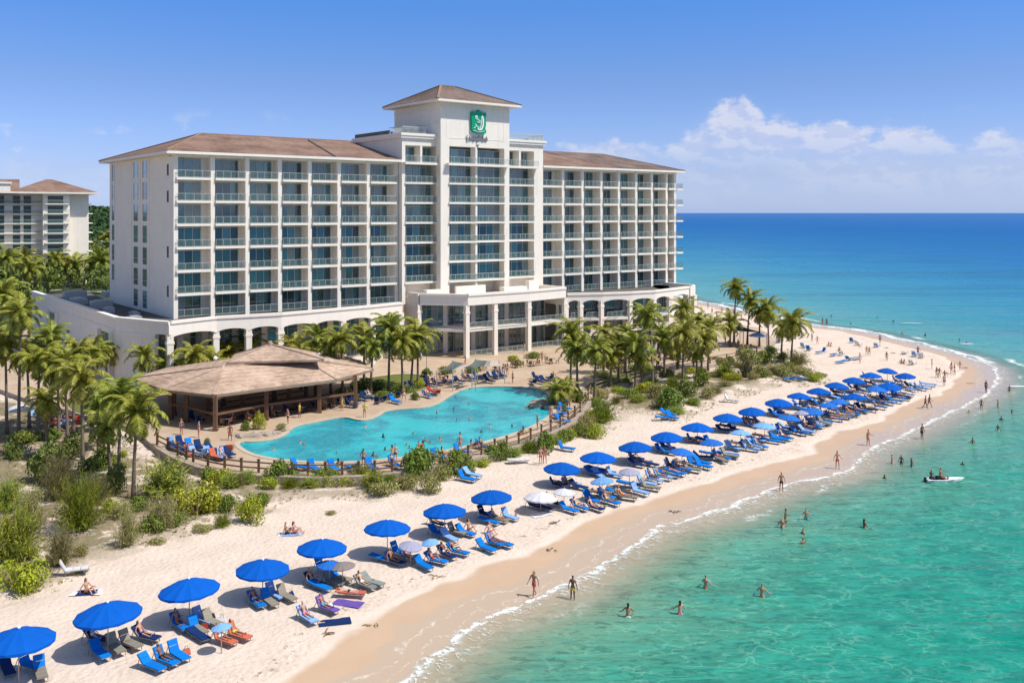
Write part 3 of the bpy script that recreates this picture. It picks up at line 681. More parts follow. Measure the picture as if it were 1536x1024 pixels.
# podium
def top_y(px, L):
    for (a, ya), (b, yb) in zip(L, L[1:]):
        if a <= px <= b: return ya+(yb-ya)*(px-a)/(b-a)
    return L[-1][1]
ZP = 9.7
def arcade(cols, top, zp, depth, fas, haunch, levels=1, recess=3.2, solid=()):
    P = [Vector(loc(G(px, top_y(px, top), zp))) for px in cols]
    for i, p in enumerate(P):
        mb = MB(); w = .42 if levels == 1 else .36; mb.box(p.x-w, p.x+w, p.y+.05, p.y+.75, 0, zp-fas); mb.box(p.x-w-.1, p.x+w+.1, p.y+.0, p.y+.85, zp-fas-1.3, zp-fas-.95)
        mb.obj('column', M['stucco'], hotel)
    for i, (a, b) in enumerate(zip(P, P[1:])):
        d = (b-a).normalized(); n = Vector((d.y, -d.x)); mb = MB(); K = 14
        def q(u, z, o): v = a.lerp(b, u)+n*o; return (v.x, v.y, z)
        for k in range(K):
            u0, u1 = k/K, (k+1)/K
            h0, h1 = [zp-fas-haunch*(1-math.sqrt(max(0, 1-(2*u-1)**2*.96)))-.0 for u in (u0, u1)]
            mb.quad(q(u0,h0,0), q(u1,h1,0), q(u1,zp-.35,0), q(u0,zp-.35,0)); mb.quad(q(u1,h1,-.7), q(u0,h0,-.7), q(u0,zp-.35,-.7), q(u1,zp-.35,-.7)); mb.quad(q(u0,h0,-.7), q(u1,h1,-.7), q(u1,h1,0), q(u0,h0,0))
        mb.quad(q(0,zp-.35,.14), q(1,zp-.35,.14), q(1,zp,.14), q(0,zp,.14)); mb.quad(q(0,zp,.14), q(1,zp,.14), q(1,zp,-.7), q(0,zp,-.7)); mb.quad(q(0,zp-.35,0), q(1,zp-.35,0), q(1,zp-.35,.14), q(0,zp-.35,.14)); mb.quad(q(1,zp,-.7), q(0,zp,-.7), q(0,zp-.35,-.7), q(1,zp-.35,-.7))
        if fas > 1.5:
            mb.quad(q(0,zp-fas+.05,.06), q(1,zp-fas+.05,.06), q(1,zp-fas+.2,.06), q(0,zp-fas+.2,.06)) if not haunch else None
        mb.obj('parapet', M['trim'], hotel)
    # recessed glazed wall, one plane behind the columns, floor of the upper storey
    s_r = max(p.y for p in P)+recess; t0, t1 = P[0].x+.2, P[-1].x-.2
    mb = MB(); mb.box(t0, t1, s_r, s_r+.4, 0, zp-.9)
    mb.obj('wall', M['stucco'], hotel)
    for i, (a, b) in enumerate(zip(P, P[1:])):
        ww = b.x-a.x
        k = 2 if ww > 6.5 else 1
        for j in range(k):
            u0 = a.x+ww*j/k+.55; u1 = a.x+ww*(j+1)/k-.4
            if i in solid: continue
            if levels == 1: window(u0, u1, s_r, 1.6, zp-fas+.2, 3, (.45,.75))
            else: window(u0, u1, s_r, .7, 4.7, 4, (.7,)); window(u0, u1, s_r, 5.25, zp-fas+.1, 4, (.33,.75))
        if levels == 2:
            mb = MB(); dd_ = (b-a).normalized()
            mb.prism([(a.x+.42, a.y+.25), (b.x-.42, b.y+.25), (b.x-.42, s_r), (a.x+.42, s_r)], 4.75, 5.2); mb.obj('floor_slab', M['trim'], hotel)
            if abs(a.y-b.y) < 3: railing(a.x+.45, b.x-.45, (a.y+b.y)/2+.1, 5.2)
            railing(a.x+.45, b.x-.45, max(a.y, b.y)+.3, DZ)
    return P, s_r
LT = [(50,436),(175,475),(235,480.5),(256,482),(325,474.5),(421,469.5),(520,461),(584,455.5),(604,453)]
PL, sr = arcade([256,325,374,422,473,516,560,603], LT, ZP, 0, 1.75, .65, 1, 2.5)
print('left podium', [tuple(round(c, 1) for c in p) for p in PL])
# side walls of the left podium
S1 = Vector(loc(G(175,475,ZP))); S2 = Vector(loc(G(235,480.5,ZP))); S0 = Vector(loc(G(50,436,ZP)))
print('side', S0, S1, S2)
CT = [(630,440),(702,441),(795,435),(849,430.5)]
ZC = 10.9
PC, src = arcade([630,702,744.5,795,849], CT, ZC, 0, 1.9, 0, 2, .9)
print('centre', [tuple(round(c, 1) for c in p) for p in PC])
RT = [(849,440),(925,438.5),(980,436),(1037,429)]
PR, srr = arcade([851,873,904,947,983,1006,1034], RT, ZP, 0, 1.3, .8, 2, 3.0)
print('right', [tuple(round(c, 1) for c in p) for p in PR])
def slab_wall(a, b, z0, z1, th, name='wall', mt=None):
    a = Vector(a); b = Vector(b); d = (b-a).normalized(); n = Vector((d.y, -d.x))*th/2
    mb = MB(); mb.prism([a+n, b+n, b-n, a-n], z0, z1); return mb.obj(name, mt or M['stucco'], hotel)
slab_wall(S0, S1, 0, ZP-.4, .5); slab_wall(S1, S2, 0, ZP-.4, .5)
slab_wall(S2, PL[0], ZP-1.75, ZP-.4, .6); slab_wall(S0, S1, ZP-.4, ZP, .8, 'parapet', M['trim']); slab_wall(S1, S2, ZP-.4, ZP+.003, .82, 'parapet', M['trim']); slab_wall(S2, PL[0], ZP-.4, ZP, .8, 'parapet', M['trim'])
slab_wall(S1, S2, ZP-2.3, ZP-2., .75, 'wall_moulding', M['trim'])
slab_wall(S0, S1, ZP-2.0, ZP-1.75, .75, 'wall_moulding', M['trim'])
# recessed arch openings of the side wall
dS = (S0-S1).normalized(); nS = Vector((dS.y, -dS.x)) * (-1 if Vector((dS.y, -dS.x)).x > 0 else 1)
def side_open(u0, u1, z0, z1):
    A_ = S1+dS*u0+nS*.27; B2 = S1+dS*u1+nS*.27
    mb = MB()
    mb.quad((*A_, z0), (*B2, z0), (*B2, z1), (*A_, z1)); w = mb.obj('window', M['winframe'], hotel)
    mb = MB()
    for i in range(3):
        p = A_.lerp(B2, i/3+.02)+nS*.02; q = A_.lerp(B2, (i+1)/3-.02)+nS*.02
        for z in ((z0+.1, (z0+z1)/2-.05), ((z0+z1)/2+.05, z1-.1)): mb.quad((*p, z[0]), (*q, z[0]), (*q, z[1]), (*p, z[1]), i % 2)
    mb.obj('glass', [M['glass4'], M['glass1']], w)
    mb = MB(); mb.prism([A_-dS*.5, A_-dS*.1, A_-dS*.1+nS*.5, A_-dS*.5+nS*.5], 0, z1+.2); mb.prism([B2+dS*.1, B2+dS*.5, B2+dS*.5+nS*.5, B2+dS*.1+nS*.5], 0, z1+.2); mb.obj('pier', M['stucco'], hotel)
side_open(1.2, 7, 3.0, 7.2); side_open(34, 40, 3, 7.2)
# podium roofs
mb = MB(); pts = [S1, S2]+PL; pts = [Vector(p) for p in pts]
mb.poly([(p.x+.2, p.y+.2, 9.05) for p in pts]+[(TL,2.1,9.05), (0,2.1,9.05), (0,32,9.05), (2,53,9.05), (S0.x+.3,S0.y,9.05)]); mb.obj('podium_roof', M['roofdark'], hotel)
mb = MB(); mb.poly([(p.x, p.y+.3, ZC-.75) for p in PC]+[(TR+1,2,ZC-.75), (TL,2,ZC-.75)]); mb.obj('podium_roof', M['stucco'], hotel)
mb = MB(); mb.poly([(p.x, p.y+.2, 9.05) for p in PR]+[(108,20,9.05), (103.3,20,9.05), (103.3,2,9.05), (TR,2,9.05)]); mb.obj('podium_roof', M['roofdark'], hotel)
slab_wall(PC[0]+Vector((.02,.3)), (PC[0].x-.3, .5), 0, ZC, .5); slab_wall(PC[-1]+Vector((0,.3)), (PC[-1].x+.3, 1), ZP-2, ZC-.003, .5)
# rounded right end
ep = PR[-1]; arc = [ep+Vector((0,0))]
for i in range(1, 7): a_ = math.pi/2*i/6; arc.append(Vector((ep.x+4.5*math.sin(a_)*.9, ep.y+4.5*(1-math.cos(a_)))))
arc.append(Vector((arc[-1].x, 22)))
for p, q in zip(arc, arc[1:]): slab_wall(p, q, ZP-1.9, ZP-.002, .5, 'parapet', M['trim'])
slab_wall((103.4,1), (103.4,25), 0, 9.2, .5)
for p in (arc[3], arc[6]): mb = MB(); mb.box(p.x-.4, p.x+.4, p.y-.4, p.y+.4, 0, ZP-1.9); mb.obj('column', M['stucco'], hotel)
# roof equipment
for (t, s, a, b, h) in ((-4,22,3,2,1.2), (-5,32,2,4,.9), (-3.5,41,3.5,2,1.4), (4,42,5,3,1), (-5,14,1.4,1.4,.8), (-3,8,1,2.5,.5), (-4.5,3,2,1,.4)):
    mb = MB(); mb.box(t-a/2, t+a/2, s-b/2, s+b/2, 9.05, 9.05+h); mb.box(t-a*.3, t+a*.3, s-b*.3, s+b*.3, 9.05+h, 9.2+h); mb.obj('roof_vent', M['metalgrey'], hotel)
for (t, s, a, b, h) in ((41,-3.6,3,1.2,.9), (57,-4.6,5,1.4,.7), (62,-3.4,2.,1.2,1.5), (48,-4.4,6,.5,1.3)):
    mb = MB(); mb.box(t-a/2, t+a/2, s-b/2, s+b/2, ZC-.75, ZC-.75+h+.3); mb.obj('roof_vent', M['stucco'], hotel)
# the emblem and the script under it
ct = tpx(716, sC); cz = 39.45
shield = [(x*1.05, z*1.03) for x, z in [(-1.45,1.6),(-1.2,1.75),(-.75,1.62),(-.3,1.8),(0,2.1),(.3,1.8),(.75,1.62),(1.2,1.7),(1.5,1.55),(1.42,.9),(1.46,-.3),(1.3,-1.0),(1.5,-1.35),(1.45,-1.75),(.95,-1.95),(.1,-1.9),(-.6,-1.8),(-1.1,-1.6),(-1.42,-1.25),(-1.38,-.2),(-1.45,.7)]]
em = MB(); n = len(shield); em.poly([(ct+x, sC-.45, cz+z) for x, z in shield])
for i in range(n): (x0, z0_), (x1, z1_) = shield[i], shield[(i+1) % n]; em.quad((ct+x0, sC-.45, cz+z0_), (ct+x0, sC-.02, cz+z0_), (ct+x1, sC-.02, cz+z1_), (ct+x1, sC-.45, cz+z1_))
em = em.obj('emblem', M['green'], hotel); em['label'] = 'green shield emblem with pale figure high on the tower wall'
mb = MB()
def stroke(pts, w, m=0):
    for (x0, z0_), (x1, z1_) in zip(pts, pts[1:]): mb.bar((ct+x0, sC-.5, cz+z0_), (ct+x1, sC-.5, cz+z1_), .08 if m else w, w)
stroke([(.62,1.1),(.78,.7),(.85,.1),(.8,-.5),(.62,-1.),(.3,-1.3),(0,-1.3),(-.3,-1.1)], .24); stroke([(.5,1.0),(.55,.5),(.5,0),(.4,-.6),(.2,-1.)], .12)
stroke([(-.7,1.0),(-.45,1.05),(-.35,.85),(-.6,.75),(-.8,.85),(-.7,1.0)], .14); stroke([(-.75,.55),(-.3,.5),(.05,.25),(.3,.25)], .1); stroke([(-.45,.05),(-.1,-.05),(.3,.0)], .12); stroke([(-.7,-.35),(-.5,-.7),(-.2,-.9),(.1,-.85)], .1)
stroke([(-1.1,-1.1),(-.8,-.9),(-.6,-.6),(-.75,-.3)], .08); stroke([(-1.2,-1.5),(-.6,-1.55),(0,-1.7),(.6,-1.6),(1.2,-1.45)], .07)
mb.obj('emblem_figure', M['white'], em)
mb = MB(); sz = -2.85
def scr(pts): 
    for (x0, z0_), (x1, z1_) in zip(pts, pts[1:]): mb.bar((ct+x0*1.15, sC-.12, cz+sz+z0_*1.25), (ct+x1*1.15, sC-.12, cz+sz+z1_*1.25), .10, .10)
scr([(-1.75,.45),(-2.1,.2),(-1.95,-.05),(-1.7,.0),(-1.9,.05),(-2.,-.3),(-1.7,-.4)])
x = -1.55
for k, (a, b) in enumerate([(.35,-.35),(.25,-.3),(.4,-.45),(.3,-.3),(.35,-.5),(.5,-.3),(.3,-.25),(.45,-.4),(.2,-.3),(.4,-.35)]):
    scr([(x, b*.6), (x+.12, a), (x+.02, b), (x+.2, a*.5), (x+.18, b*.7), (x+.32, a*.2)]); x += .34
scr([(-.1,-.75),(.05,-1.),(.2,-.72)]); scr([(-.2,-.7),(-.05,-.8)]); scr([(.05,-1.),(.05,-1.25)])
mb.obj('sign_lettering', mat('lettering_metal', (.30,.30,.29), .4, metal=.4), hotel)
# build windows and railings: the hundred that show largest as parts, the rest as one
for L_, nm, mm, ml in ((WIN, 'window', M['winframe'], [M['glass1'], M['glass2'], M['glass3'], M['glass4']]), (RAIL, 'balcony_railing', M['railmetal'], [M['railglass']])):
    L_.sort(key=lambda q: q[0])
    for k, b in L_[:100]: b(hotel)
    if L_[100:]:
        a, c = MB(), MB()
        for k, b in L_[100:]: b(None, (a, c))
        o = a.obj(nm, mm, hotel); o['kind'] = 'stuff'; q = c.obj('glass', ml, o); q['kind'] = 'stuff'

# ---------------------------------------------------------------- the neighbouring hotel, far left
def neighbour():
    p = G(133, 426); base = (p.x, p.y, 0)
    b = thing('apartment_building', 'cream apartment hotel with brown hipped roof at the far left edge', 'building', base, .55)
    # local x runs left along the front
    mb = MB(); mb.box(-6, 0, 0, 22, 0, 30.2); mb.box(-14, -6, -2, 22, 0, 30.2); mb.box(-28.5, -14, 1.5, 22, 0, 30.2); mb.box(-44, -28.5, -3, 22, 0, 30.2); mb.obj('wall', M['stucco'], b)
    fl = 3.2
    for f in range(9):
        z = 1.3+fl*f
        mb = MB()
        for x0, x1, y in ((-13.5,-6.3,-3), (-21,-14.2,0.2), (-28,-21.2,.2), (-43,-29,-4.4)): mb.box(x0, x1, y-.1, y+1.2, z-.2, z+.1)
        mb.box(0, 1.6, 2, 20, z-.2, z+.1); mb.obj('floor_slab', M['trim'], b)
        for x0, x1, y in ((-12.6,-8.0,-2), (-19.4,-17.2,1.5), (-22.5,-20.4,1.5), (-27.,-25.,1.5), (-33,-30,-3), (-38,-34.5,-3)):
            mb = MB(); mb.box(x0, x1, y-.08, y, z+.1, z+2.6); w = mb.obj('window', M['glass4'], b)
        for x0, x1, y in ((-13.4,-6.4,-3.0), (-28,-14.4,.2)):
            mb = MB(); mb.bar((x0, y, z+1.15), (x1, y, z+1.15), .1, .08); mb.box(x0, x1, y-.02, y+.02, z+.15, z+1.05, 1); mb.obj('balcony_railing', [M['railmetal'], M['railglass']], b)
    z = 30.2
    mb = MB()
    def hp(x0, x1, y0, y1, z, h, rx0, rx1):
        A, B_, C_, D_ = (x0,y0,z), (x1,y0,z), (x1,y1,z), (x0,y1,z); E, Fp = (rx0,(y0+y1)/2,z+h), (rx1,(y0+y1)/2,z+h)
        mb.quad(A, B_, Fp, E); mb.quad(C_, D_, E, Fp); mb.tri(D_, A, E); mb.tri(B_, C_, Fp); mb.quad((x0,y0,z-.5), (x0,y1,z-.5), (x1,y1,z-.5), (x1,y0,z-.5), 1)
        for u, v in ((A,B_), (B_,C_), (C_,D_), (D_,A)): mb.quad((u[0],u[1],z-.5), (v[0],v[1],z-.5), v, u, 1)
    hp(-23.5, 2.6, -4, 24, z+.5, 4.6, -12, -10); hp(-50, -21, -5, 24, z+.5, 4.4, -44, -20)
    mb.obj('roof', [M['tile'], M['trim']], b)
    mb = MB(); mb.box(-34, -23.6, -4.8, 2, 30.2, 33.2); mb.box(-34.5, -23.2, -5.2, 2, 33.2, 33.8); mb.obj('parapet', M['trim'], b)
neighbour()
# ---------------------------------------------------------------- the poolside pavilion
def zat(y, Y): return H-(y-HY)*Y/F
def pavilion():
    b0 = G(323, 646, DZ)
    b = thing('poolside_pavilion', 'open bar pavilion with tiered beige shingle roof on timber posts beside the pool', 'pavilion', tuple(b0))
    def L(px, y, z): p = G(px, y, z); return Vector((p.x-b0.x, p.y-b0.y, z-DZ))
    ze = 4.5
    E = [L(320,592,ze), L(505,569,ze), L(560,553,ze+.1), L(541,541,ze+.1)]
    A = L(198,567,ze)
    back = [L(500,528,ze), L(430,527,ze), L(330,540,ze), L(250,551,ze)]
    ring = [A, L(247,584,ze)] + E + back
    i1 = L(336,549,6.3); i2 = L(457,539,6.3); i3 = L(452,530,6.4); i4 = L(350,537,6.4)
    mb = MB()
    def face(*p): mb.poly([tuple(q) for q in p])
    # lower roof
    face(ring[0], ring[1], i1); face(ring[1], ring[2], i1); face(ring[2], ring[3], i2, i1); face(ring[3], ring[4], i2); face(ring[4], ring[5], i3, i2); face(ring[5], ring[6], i3); face(ring[6], ring[7], i4, i3); face(ring[7], ring[8], i4); face(ring[8], ring[9], i4); face(ring[9], ring[0], i1, i4)
    face(i1, i2, i3, i4)
    roof = mb.obj('roof', M['thatch'], b)
    mb = MB()
    for p, q in zip(ring, ring[1:]+ring[:1]): mb.bar(p-Vector((0,0,.16)), q-Vector((0,0,.16)), .12, .28)
    mb.obj('fascia', M['woodlight'], roof)
    mb = MB()
    for p, q in ((ring[2],i1),(ring[3],i2),(ring[4],i2),(ring[0],i1),(ring[1],i1),(i1,i2),(ring[5],i3),(i2,i3)): mb.bar(p+Vector((0,0,.05)), q+Vector((0,0,.05)), .22, .1)
    mb.obj('ridge_cap', M['thatch'], roof)
    c = (i1+i2+i3+i4)/4; up = L(405,516,8.2)
    mb = MB(); T4 = [L(340,543,6.65), L(486,539,6.65), L(474,529,6.7), L(352,531,6.7)]
    
    for p, q in zip(T4, T4[1:]+T4[:1]): mb.tri(p, q, up); mb.quad(p-Vector((0,0,.25)), q-Vector((0,0,.25)), q, p)
    mb.poly([p-Vector((0,0,.25)) for p in T4[::-1]]); t = mb.obj('upper_roof', M['thatch'], b)
    mb = MB()
    for p in T4: mb.bar(p+Vector((0,0,.04)), up+Vector((0,0,.04)), .22, .1)
    mb.tube([up-Vector((0,0,.2)), up+Vector((0,0,.35))], [.4,.25], 8); mb.obj('ridge_cap', M['thatch'], t)
    posts = [(323,646),(399.5,630),(479,619),(533,611),(280,633),(256,629)]
    P = [L(x, y, DZ) for x, y in posts]
    u = (P[3]-P[0]).normalized(); v = Vector((-u.y, u.x, 0))
    P += [P[0]+v*10.5, P[1]+v*10.5, P[2]+v*10.5, P[3]+v*9, P[0]+v*5.5+u*6, P[0]+v*5.5+u*12]
    for p in P:
        mb = MB(); mb.bar(p, (p.x, p.y, 3.9), .4, .4); mb.bar(p, (p.x, p.y, .3), .55, .55); mb.obj('post', M['wood'], b)
    mb = MB(); zt = 3.55
    for i, j in ((0,1),(1,2),(2,3),(0,4),(4,5),(5,6),(6,7),(7,8),(8,9),(9,3),(6,10),(10,11)): mb.bar((P[i].x,P[i].y,zt), (P[j].x,P[j].y,zt), .25, .35)
    mb.obj('beam', M['wood'], b)
    mb = MB()
    for i, j in ((0,1),(1,2),(2,3),(5,4),(0,4)): mb.bar((P[i].x,P[i].y,1.75), (P[j].x,P[j].y,1.75), .18, .22)
    mb.obj('rail', M['wood'], b)
    # bar counter and shelves inside
    k = thing('bar_counter', 'long dark timber bar counter in the shade of the pavilion', 'bar counter', (b0.x, b0.y, DZ))
    mb = MB(); a0 = P[0]+v*4+u*2; a1 = P[3]+v*4-u*1
    mb.bar(a0+Vector((0,0,.55)), a1+Vector((0,0,.55)), .9, 1.1); mb.obj('counter', M['wood'], k)
    mb = MB(); mb.bar(a0+Vector((0,0,1.14)), a1+Vector((0,0,1.14)), 1.25, .08); mb.obj('counter_top', M['woodlight'], k)
    mb = MB(); q0 = P[0]+v*8+u*3; q1 = P[3]+v*8-u*2
    for z in (.5,1.2,1.9): mb.bar(q0+Vector((0,0,z)), q1+Vector((0,0,z)), .5, .08)
    for w in (0,.33,.66,1): p = q0.lerp(q1, w); mb.bar(p, p+Vector((0,0,2.6)), .5, .12)
    mb.obj('shelf', M['wood'], k)
    return b0, P, u, v
PV0, PP, PU, PVv = pavilion()

# ---------------------------------------------------------------- palms
def frond(mb, az, el, ln, w, m=0, n=15, droop=1.0, o=Vector((0,0,0))):
    ca, sa = math.cos(az), math.sin(az); pts = []; p = Vector(o); e = el
    seg = ln/n
    for i in range(n+1):
        pts.append(p.copy()); p = p+Vector((ca*math.cos(e), sa*math.cos(e), math.sin(e)))*seg; e -= droop*(.05+.17*(i/n))
    side = Vector((-sa, ca, 0))
    for i in range(1, n+1):
        t = i/n; d = (pts[i]-pts[i-1]).normalized(); nrm = side.cross(d)*-1
        if nrm.z < 0: nrm = -nrm
        L_ = w*(math.sin(math.pi*(.12+.80*t))**.6)*(1-.35*t)
        for s in (-1, 1):
            for r in range(2):
                q = pts[i-1].lerp(pts[i], r*.5+R.random()*.3)
                tip = q+(side*s*.82+d*.6+nrm*(-.42+R.uniform(-.18,.15)))*L_*R.uniform(.85,1.1)
                wd = d*.075*ln/2.6
                mb.quad(q-wd, q+wd, tip+wd*.25, tip-wd*.15, m)
        wd = side*.03*(1-t*.7); mb.quad(pts[i-1]-wd, pts[i-1]+wd, pts[i]+wd, pts[i]-wd, m)
def crown_mesh(k, fat=1.0):
    mb = MB(); n = 23
    for i in range(n):
        u = i/n; az = i*2.39996+R.uniform(-.2,.2); el = rad(78-118*u+R.uniform(-9,9))
        frond(mb, az, el, R.uniform(2.3,2.9)*(.85+.25*math.sin(math.pi*min(1,u+.25)))*fat, .72*fat, 0, 13, 1.05+.3*u)
    for i in range(3): frond(mb, R.uniform(0,6.3), rad(-55+R.uniform(-15,10)), R.uniform(1.4,2.), .4, 1, 9, .8)
    mb.ball((0,0,-.12), .2, .2, .35, 7, 4, 1)
    return mb.mesh('palm_crown', [M['palm'], M['palmdry']])
CROWN = [crown_mesh(i) for i in range(6)]
def trunk_mesh(k):
    mb = MB(); n = 12; pts = []; rs = []
    for i in range(n+1):
        t = i/n; pts.append((.09*k*math.sin(t*1.6)*.6, 0, t)); rs.append((.2-.085*t+.05*math.exp(-t*9))*(1+.05*(i % 2)))
    return mb, pts, rs
def make_trunk(h, bend, th):
    mb = MB(); n = 12; pts = []; rs = []
    for i in range(n+1):
        t = i/n; b = bend*(t**1.7)*h; pts.append((b*math.cos(th), b*math.sin(th), t*h)); rs.append((.17-.065*t+.07*math.exp(-t*8))*(1+.06*(i % 2)))
    mb.tube(pts, rs, 8); return mb.mesh('palm_trunk', M['trunk'], True), pts[-1]
PALMN = {}
def palm(px, y, cy, label, group, dx=0., sc=1., lean=None):
    p = GP(px, y) if not inpoly(np.array([G(px,y,DZ).x]), np.array([G(px,y,DZ).y]), DECK)[0] else G(px, y, DZ)
    h = max(2., zat(cy, p.y)-p.z)
    th = R.uniform(0, 6.28); bend = R.uniform(.0,.07)
    if dx: th = 0 if dx > 0 else math.pi; bend = abs(dx)*p.y/F/h
    t = thing('palm_tree', label, 'palm tree', tuple(p), 0, group)
    me, tip = make_trunk(h, bend, th); link('trunk', me, t)
    c = link('crown', R.choice(CROWN), t); c.location = tip; c.rotation_euler = (R.uniform(-.12,.12), R.uniform(-.12,.12), R.uniform(0, 6.28)); s = sc*R.uniform(.9,1.08); c.scale = (s, s, s*R.uniform(.92,1.08))
    return t
GL, GB, GR, GC = 'palms on the left of the pavilion', 'palms before the hotel arcade', 'palms between hotel and beach', 'tall palms at the point'
left = [(-8,640,505,0,1.15),(10,650,520,0,1.05),(28,655,470,4,1.2),(44,642,528,0,1.05),(56,660,540,0,1.1),(78,640,505,0,1.0),(88,656,552,-2,1.05),(101,664,548,-6,1.1),(124,690,568,0,1.2),(110,650,530,0,1.0),(138,640,528,0,.95),(70,680,600,0,.9),(160,650,590,0,.9),(148,676,612,0,.9)]
for i, (x, y, cy, dx, s) in enumerate(sorted(left)):
    palm(x, y, cy, '%s palm from the left edge in the grove left of the shingle pavilion' % nth(i+1), GL, dx, s*1.12)
palm(200, 748, 618, 'large foreground palm with broad bright crown standing before the pavilion terrace', 'foreground palms', 6, 1.25)
palm(178, 735, 597, 'foreground palm just left of and behind the large bright one', 'foreground palms', 0, 1.15)
palm(166, 712, 640, 'short shaded palm leaning behind the foreground pair', 'foreground palms', -8, .95)
for i, (x, y, cy) in enumerate([(218,590,535),(291,585,532),(376,560,516),(160,575,528),(255,584,548),(318,578,540),(345,566,528),(438,572,520),(452,584,530)]):
    palm(x, y, cy, ['fan crowned palm against the pale corner wall of the hotel podium', 'round palm in front of the first podium arch', 'small palm rising behind the pavilion roof peak', 'dark palm beside the recessed window of the side wall','low palm left of the first arch column','palm right of the first arch column','palm filling the second arch','palm right behind the pavilion peak','shorter palm at right rear of the pavilion'][i], 'palms against the podium', 0, 1.15)
for i, (x, y, cy, s) in enumerate([(474,580,508,1.05),(496,590,520,.8),(514,592,509,1.),(546,582,506,1.1),(556,592,520,.95),(583,588,492,1.25),(604,590,512,1.05),(617,580,520,.9),(627,582,505,1.15)]):
    palm(x, y, cy, '%s palm from the left in the clump between the pavilion and the entrance block' % nth(i+1), GB, R.choice([-3,0,4]), s*1.15)
right = [(856,588,500,0,1.15),(866,592,524,0,.95),(892,604,524,2,1.1),(916,580,532,0,.9),(927,579,515,3,1.1),(953,585,516,0,1.15),(963,582,536,0,.95),(966,545,470,0,1.1),(979,578,474,-6,1.1),(997,566,506,0,1.1),(1018,560,520,0,1.),(1024,573,500,2,1.1),(1045,567,528,0,.9),(1052,567,508,2,1.1),(1026,530,463,0,1.05),(1050,540,480,0,.95),(1062,556,492,0,1.),(905,560,500,0,.9),(938,560,498,0,.85)]
for i, (x, y, cy, dx, s) in enumerate(sorted(right)):
    palm(x, y, cy, '%s palm from the pool end in the grove between hotel and beach' % nth(i+1), GR, dx, s*1.15)
for i, (x, y, cy, dx, s) in enumerate([(1095,520,483,0,.95),(1101,516,432,3,1.1),(1121,517,450,5,1.1),(1139,520,470,0,.85),(1153,526,466,-2,1.2),(1172,536,491,3,1.),(1187,546,484,4,1.25)]):
    palm(x, y, cy, '%s palm from the left among the tall palms at the tip of the point' % nth(i+1), GC, dx, s*1.2)
palm(834, 610, 590, 'low bushy palm beside the rocks at the right end of the pool', 'pool end planting', 0, .95)
palm(842, 606, 596, 'smaller leaning palm behind the low bushy one at the pool end', 'pool end planting', 6, .8)
palm(18, 900, 806, 'yellowed young palm at the left edge of the dune scrub', 'foreground palms', 0, .9) if False else None

# ---------------------------------------------------------------- shrubs
def leafquad(mb, p, s, m=0, nrm=None):
    a = Vector((R.gauss(0,1), R.gauss(0,1), R.gauss(0,.7)))
    if nrm is not None: a = a*.55+nrm
    a.normalize(); b = a.orthogonal().normalized(); b.rotate(Matrix.Rotation(R.uniform(0,6.28), 3, a)); c = a.cross(b)
    mb.quad(p-b*s-c*s*.5, p+b*s*.2-c*s*.7, p+b*s, p+c*s*.6, m)
def dome_mesh(n, leaf, lumps, mt, hf=.75, stems=6):
    mb = MB(); cs = []
    for i in range(lumps):
        a = R.uniform(0, 6.28); r = R.uniform(0,.62); cs.append((Vector((r*math.cos(a), r*math.sin(a), hf*R.uniform(.35,.8)*(1.15-r))), R.uniform(.26,.46)))
    for i in range(n):
        c, r = R.choice(cs); d = Vector((R.gauss(0,1), R.gauss(0,1), R.gauss(.35,1))).normalized()
        p = c+Vector((d.x*r, d.y*r, d.z*r*.8))*R.uniform(.72,1.08)
        if p.z < .02: p.z = R.uniform(.02,.2)
        leafquad(mb, p, leaf*R.uniform(.7,1.3), 0, d*.8)
    for i in range(stems):
        a = R.uniform(0,6.28); mb.tube([(0,0,-.1), (.3*math.cos(a), .3*math.sin(a), .35), (.55*math.cos(a), .55*math.sin(a), .65)], [.035,.022,.01], 4, 1)
    return mb
def wispy_mesh(n, mt):
    mb = MB()
    for i in range(n):
        a = R.uniform(0,6.28); e = rad(R.uniform(18,84)); L_ = R.uniform(.6,1.15); p = Vector((R.uniform(-.14,.14), R.uniform(-.14,.14), 0)); w = Vector((-math.sin(a), math.cos(a), 0))*.010
        m = 1 if R.random() < .3 else 0
        for k in range(5):
            q = p+Vector((math.cos(a)*math.cos(e), math.sin(a)*math.cos(e), math.sin(e)))*L_/5; ww = w*(1-k/5.5)
            mb.quad(p-ww, p+ww, q+ww*.7, q-ww*.7, m); e -= .10
            if k > 0:
                for j in range(3):
                    pp = p.lerp(q, R.random()); d = Vector((R.gauss(0,1), R.gauss(0,1), R.gauss(.6,.6))).normalized()*.12*R.uniform(.6,1.3); s = d.orthogonal().normalized()*.011
                    mb.quad(pp-s, pp+s, pp+d+s*.3, pp+d-s*.3, m)
            p = q
    for i in range(7):
        a = R.uniform(0,6.28); mb.tube([(0,0,-.05), (.25*math.cos(a), .25*math.sin(a), .4), (.42*math.cos(a), .42*math.sin(a), .75)], [.03,.018,.006], 4, 2)
    return mb
SHR = {}
for nm, mt, n, lf in (('round','leafdark',1500,.052),('green','leaf',1500,.05),('yellow','leafyellow',1700,.048),('olive','leafdry',1300,.045)):
    SHR[nm] = [dome_mesh(n, lf, 11, None).mesh('shrub_'+nm, [M[mt], M['straw']]) for _ in range(3)]
SHR['wispy'] = [wispy_mesh(330, None).mesh('shrub_wispy', [M['leafdry'], M['straw'], M['wood']]) for _ in range(3)]
SHR['feather'] = [wispy_mesh(420, None).mesh('shrub_feathery', [M['leaf'], M['leafyellow'], M['wood']]) for _ in range(3)]
DESC = {'round':'dark green rounded', 'green':'leafy green', 'yellow':'bright yellow green rounded', 'olive':'low olive green', 'wispy':'sparse wispy grey green', 'feather':'feathery green'}
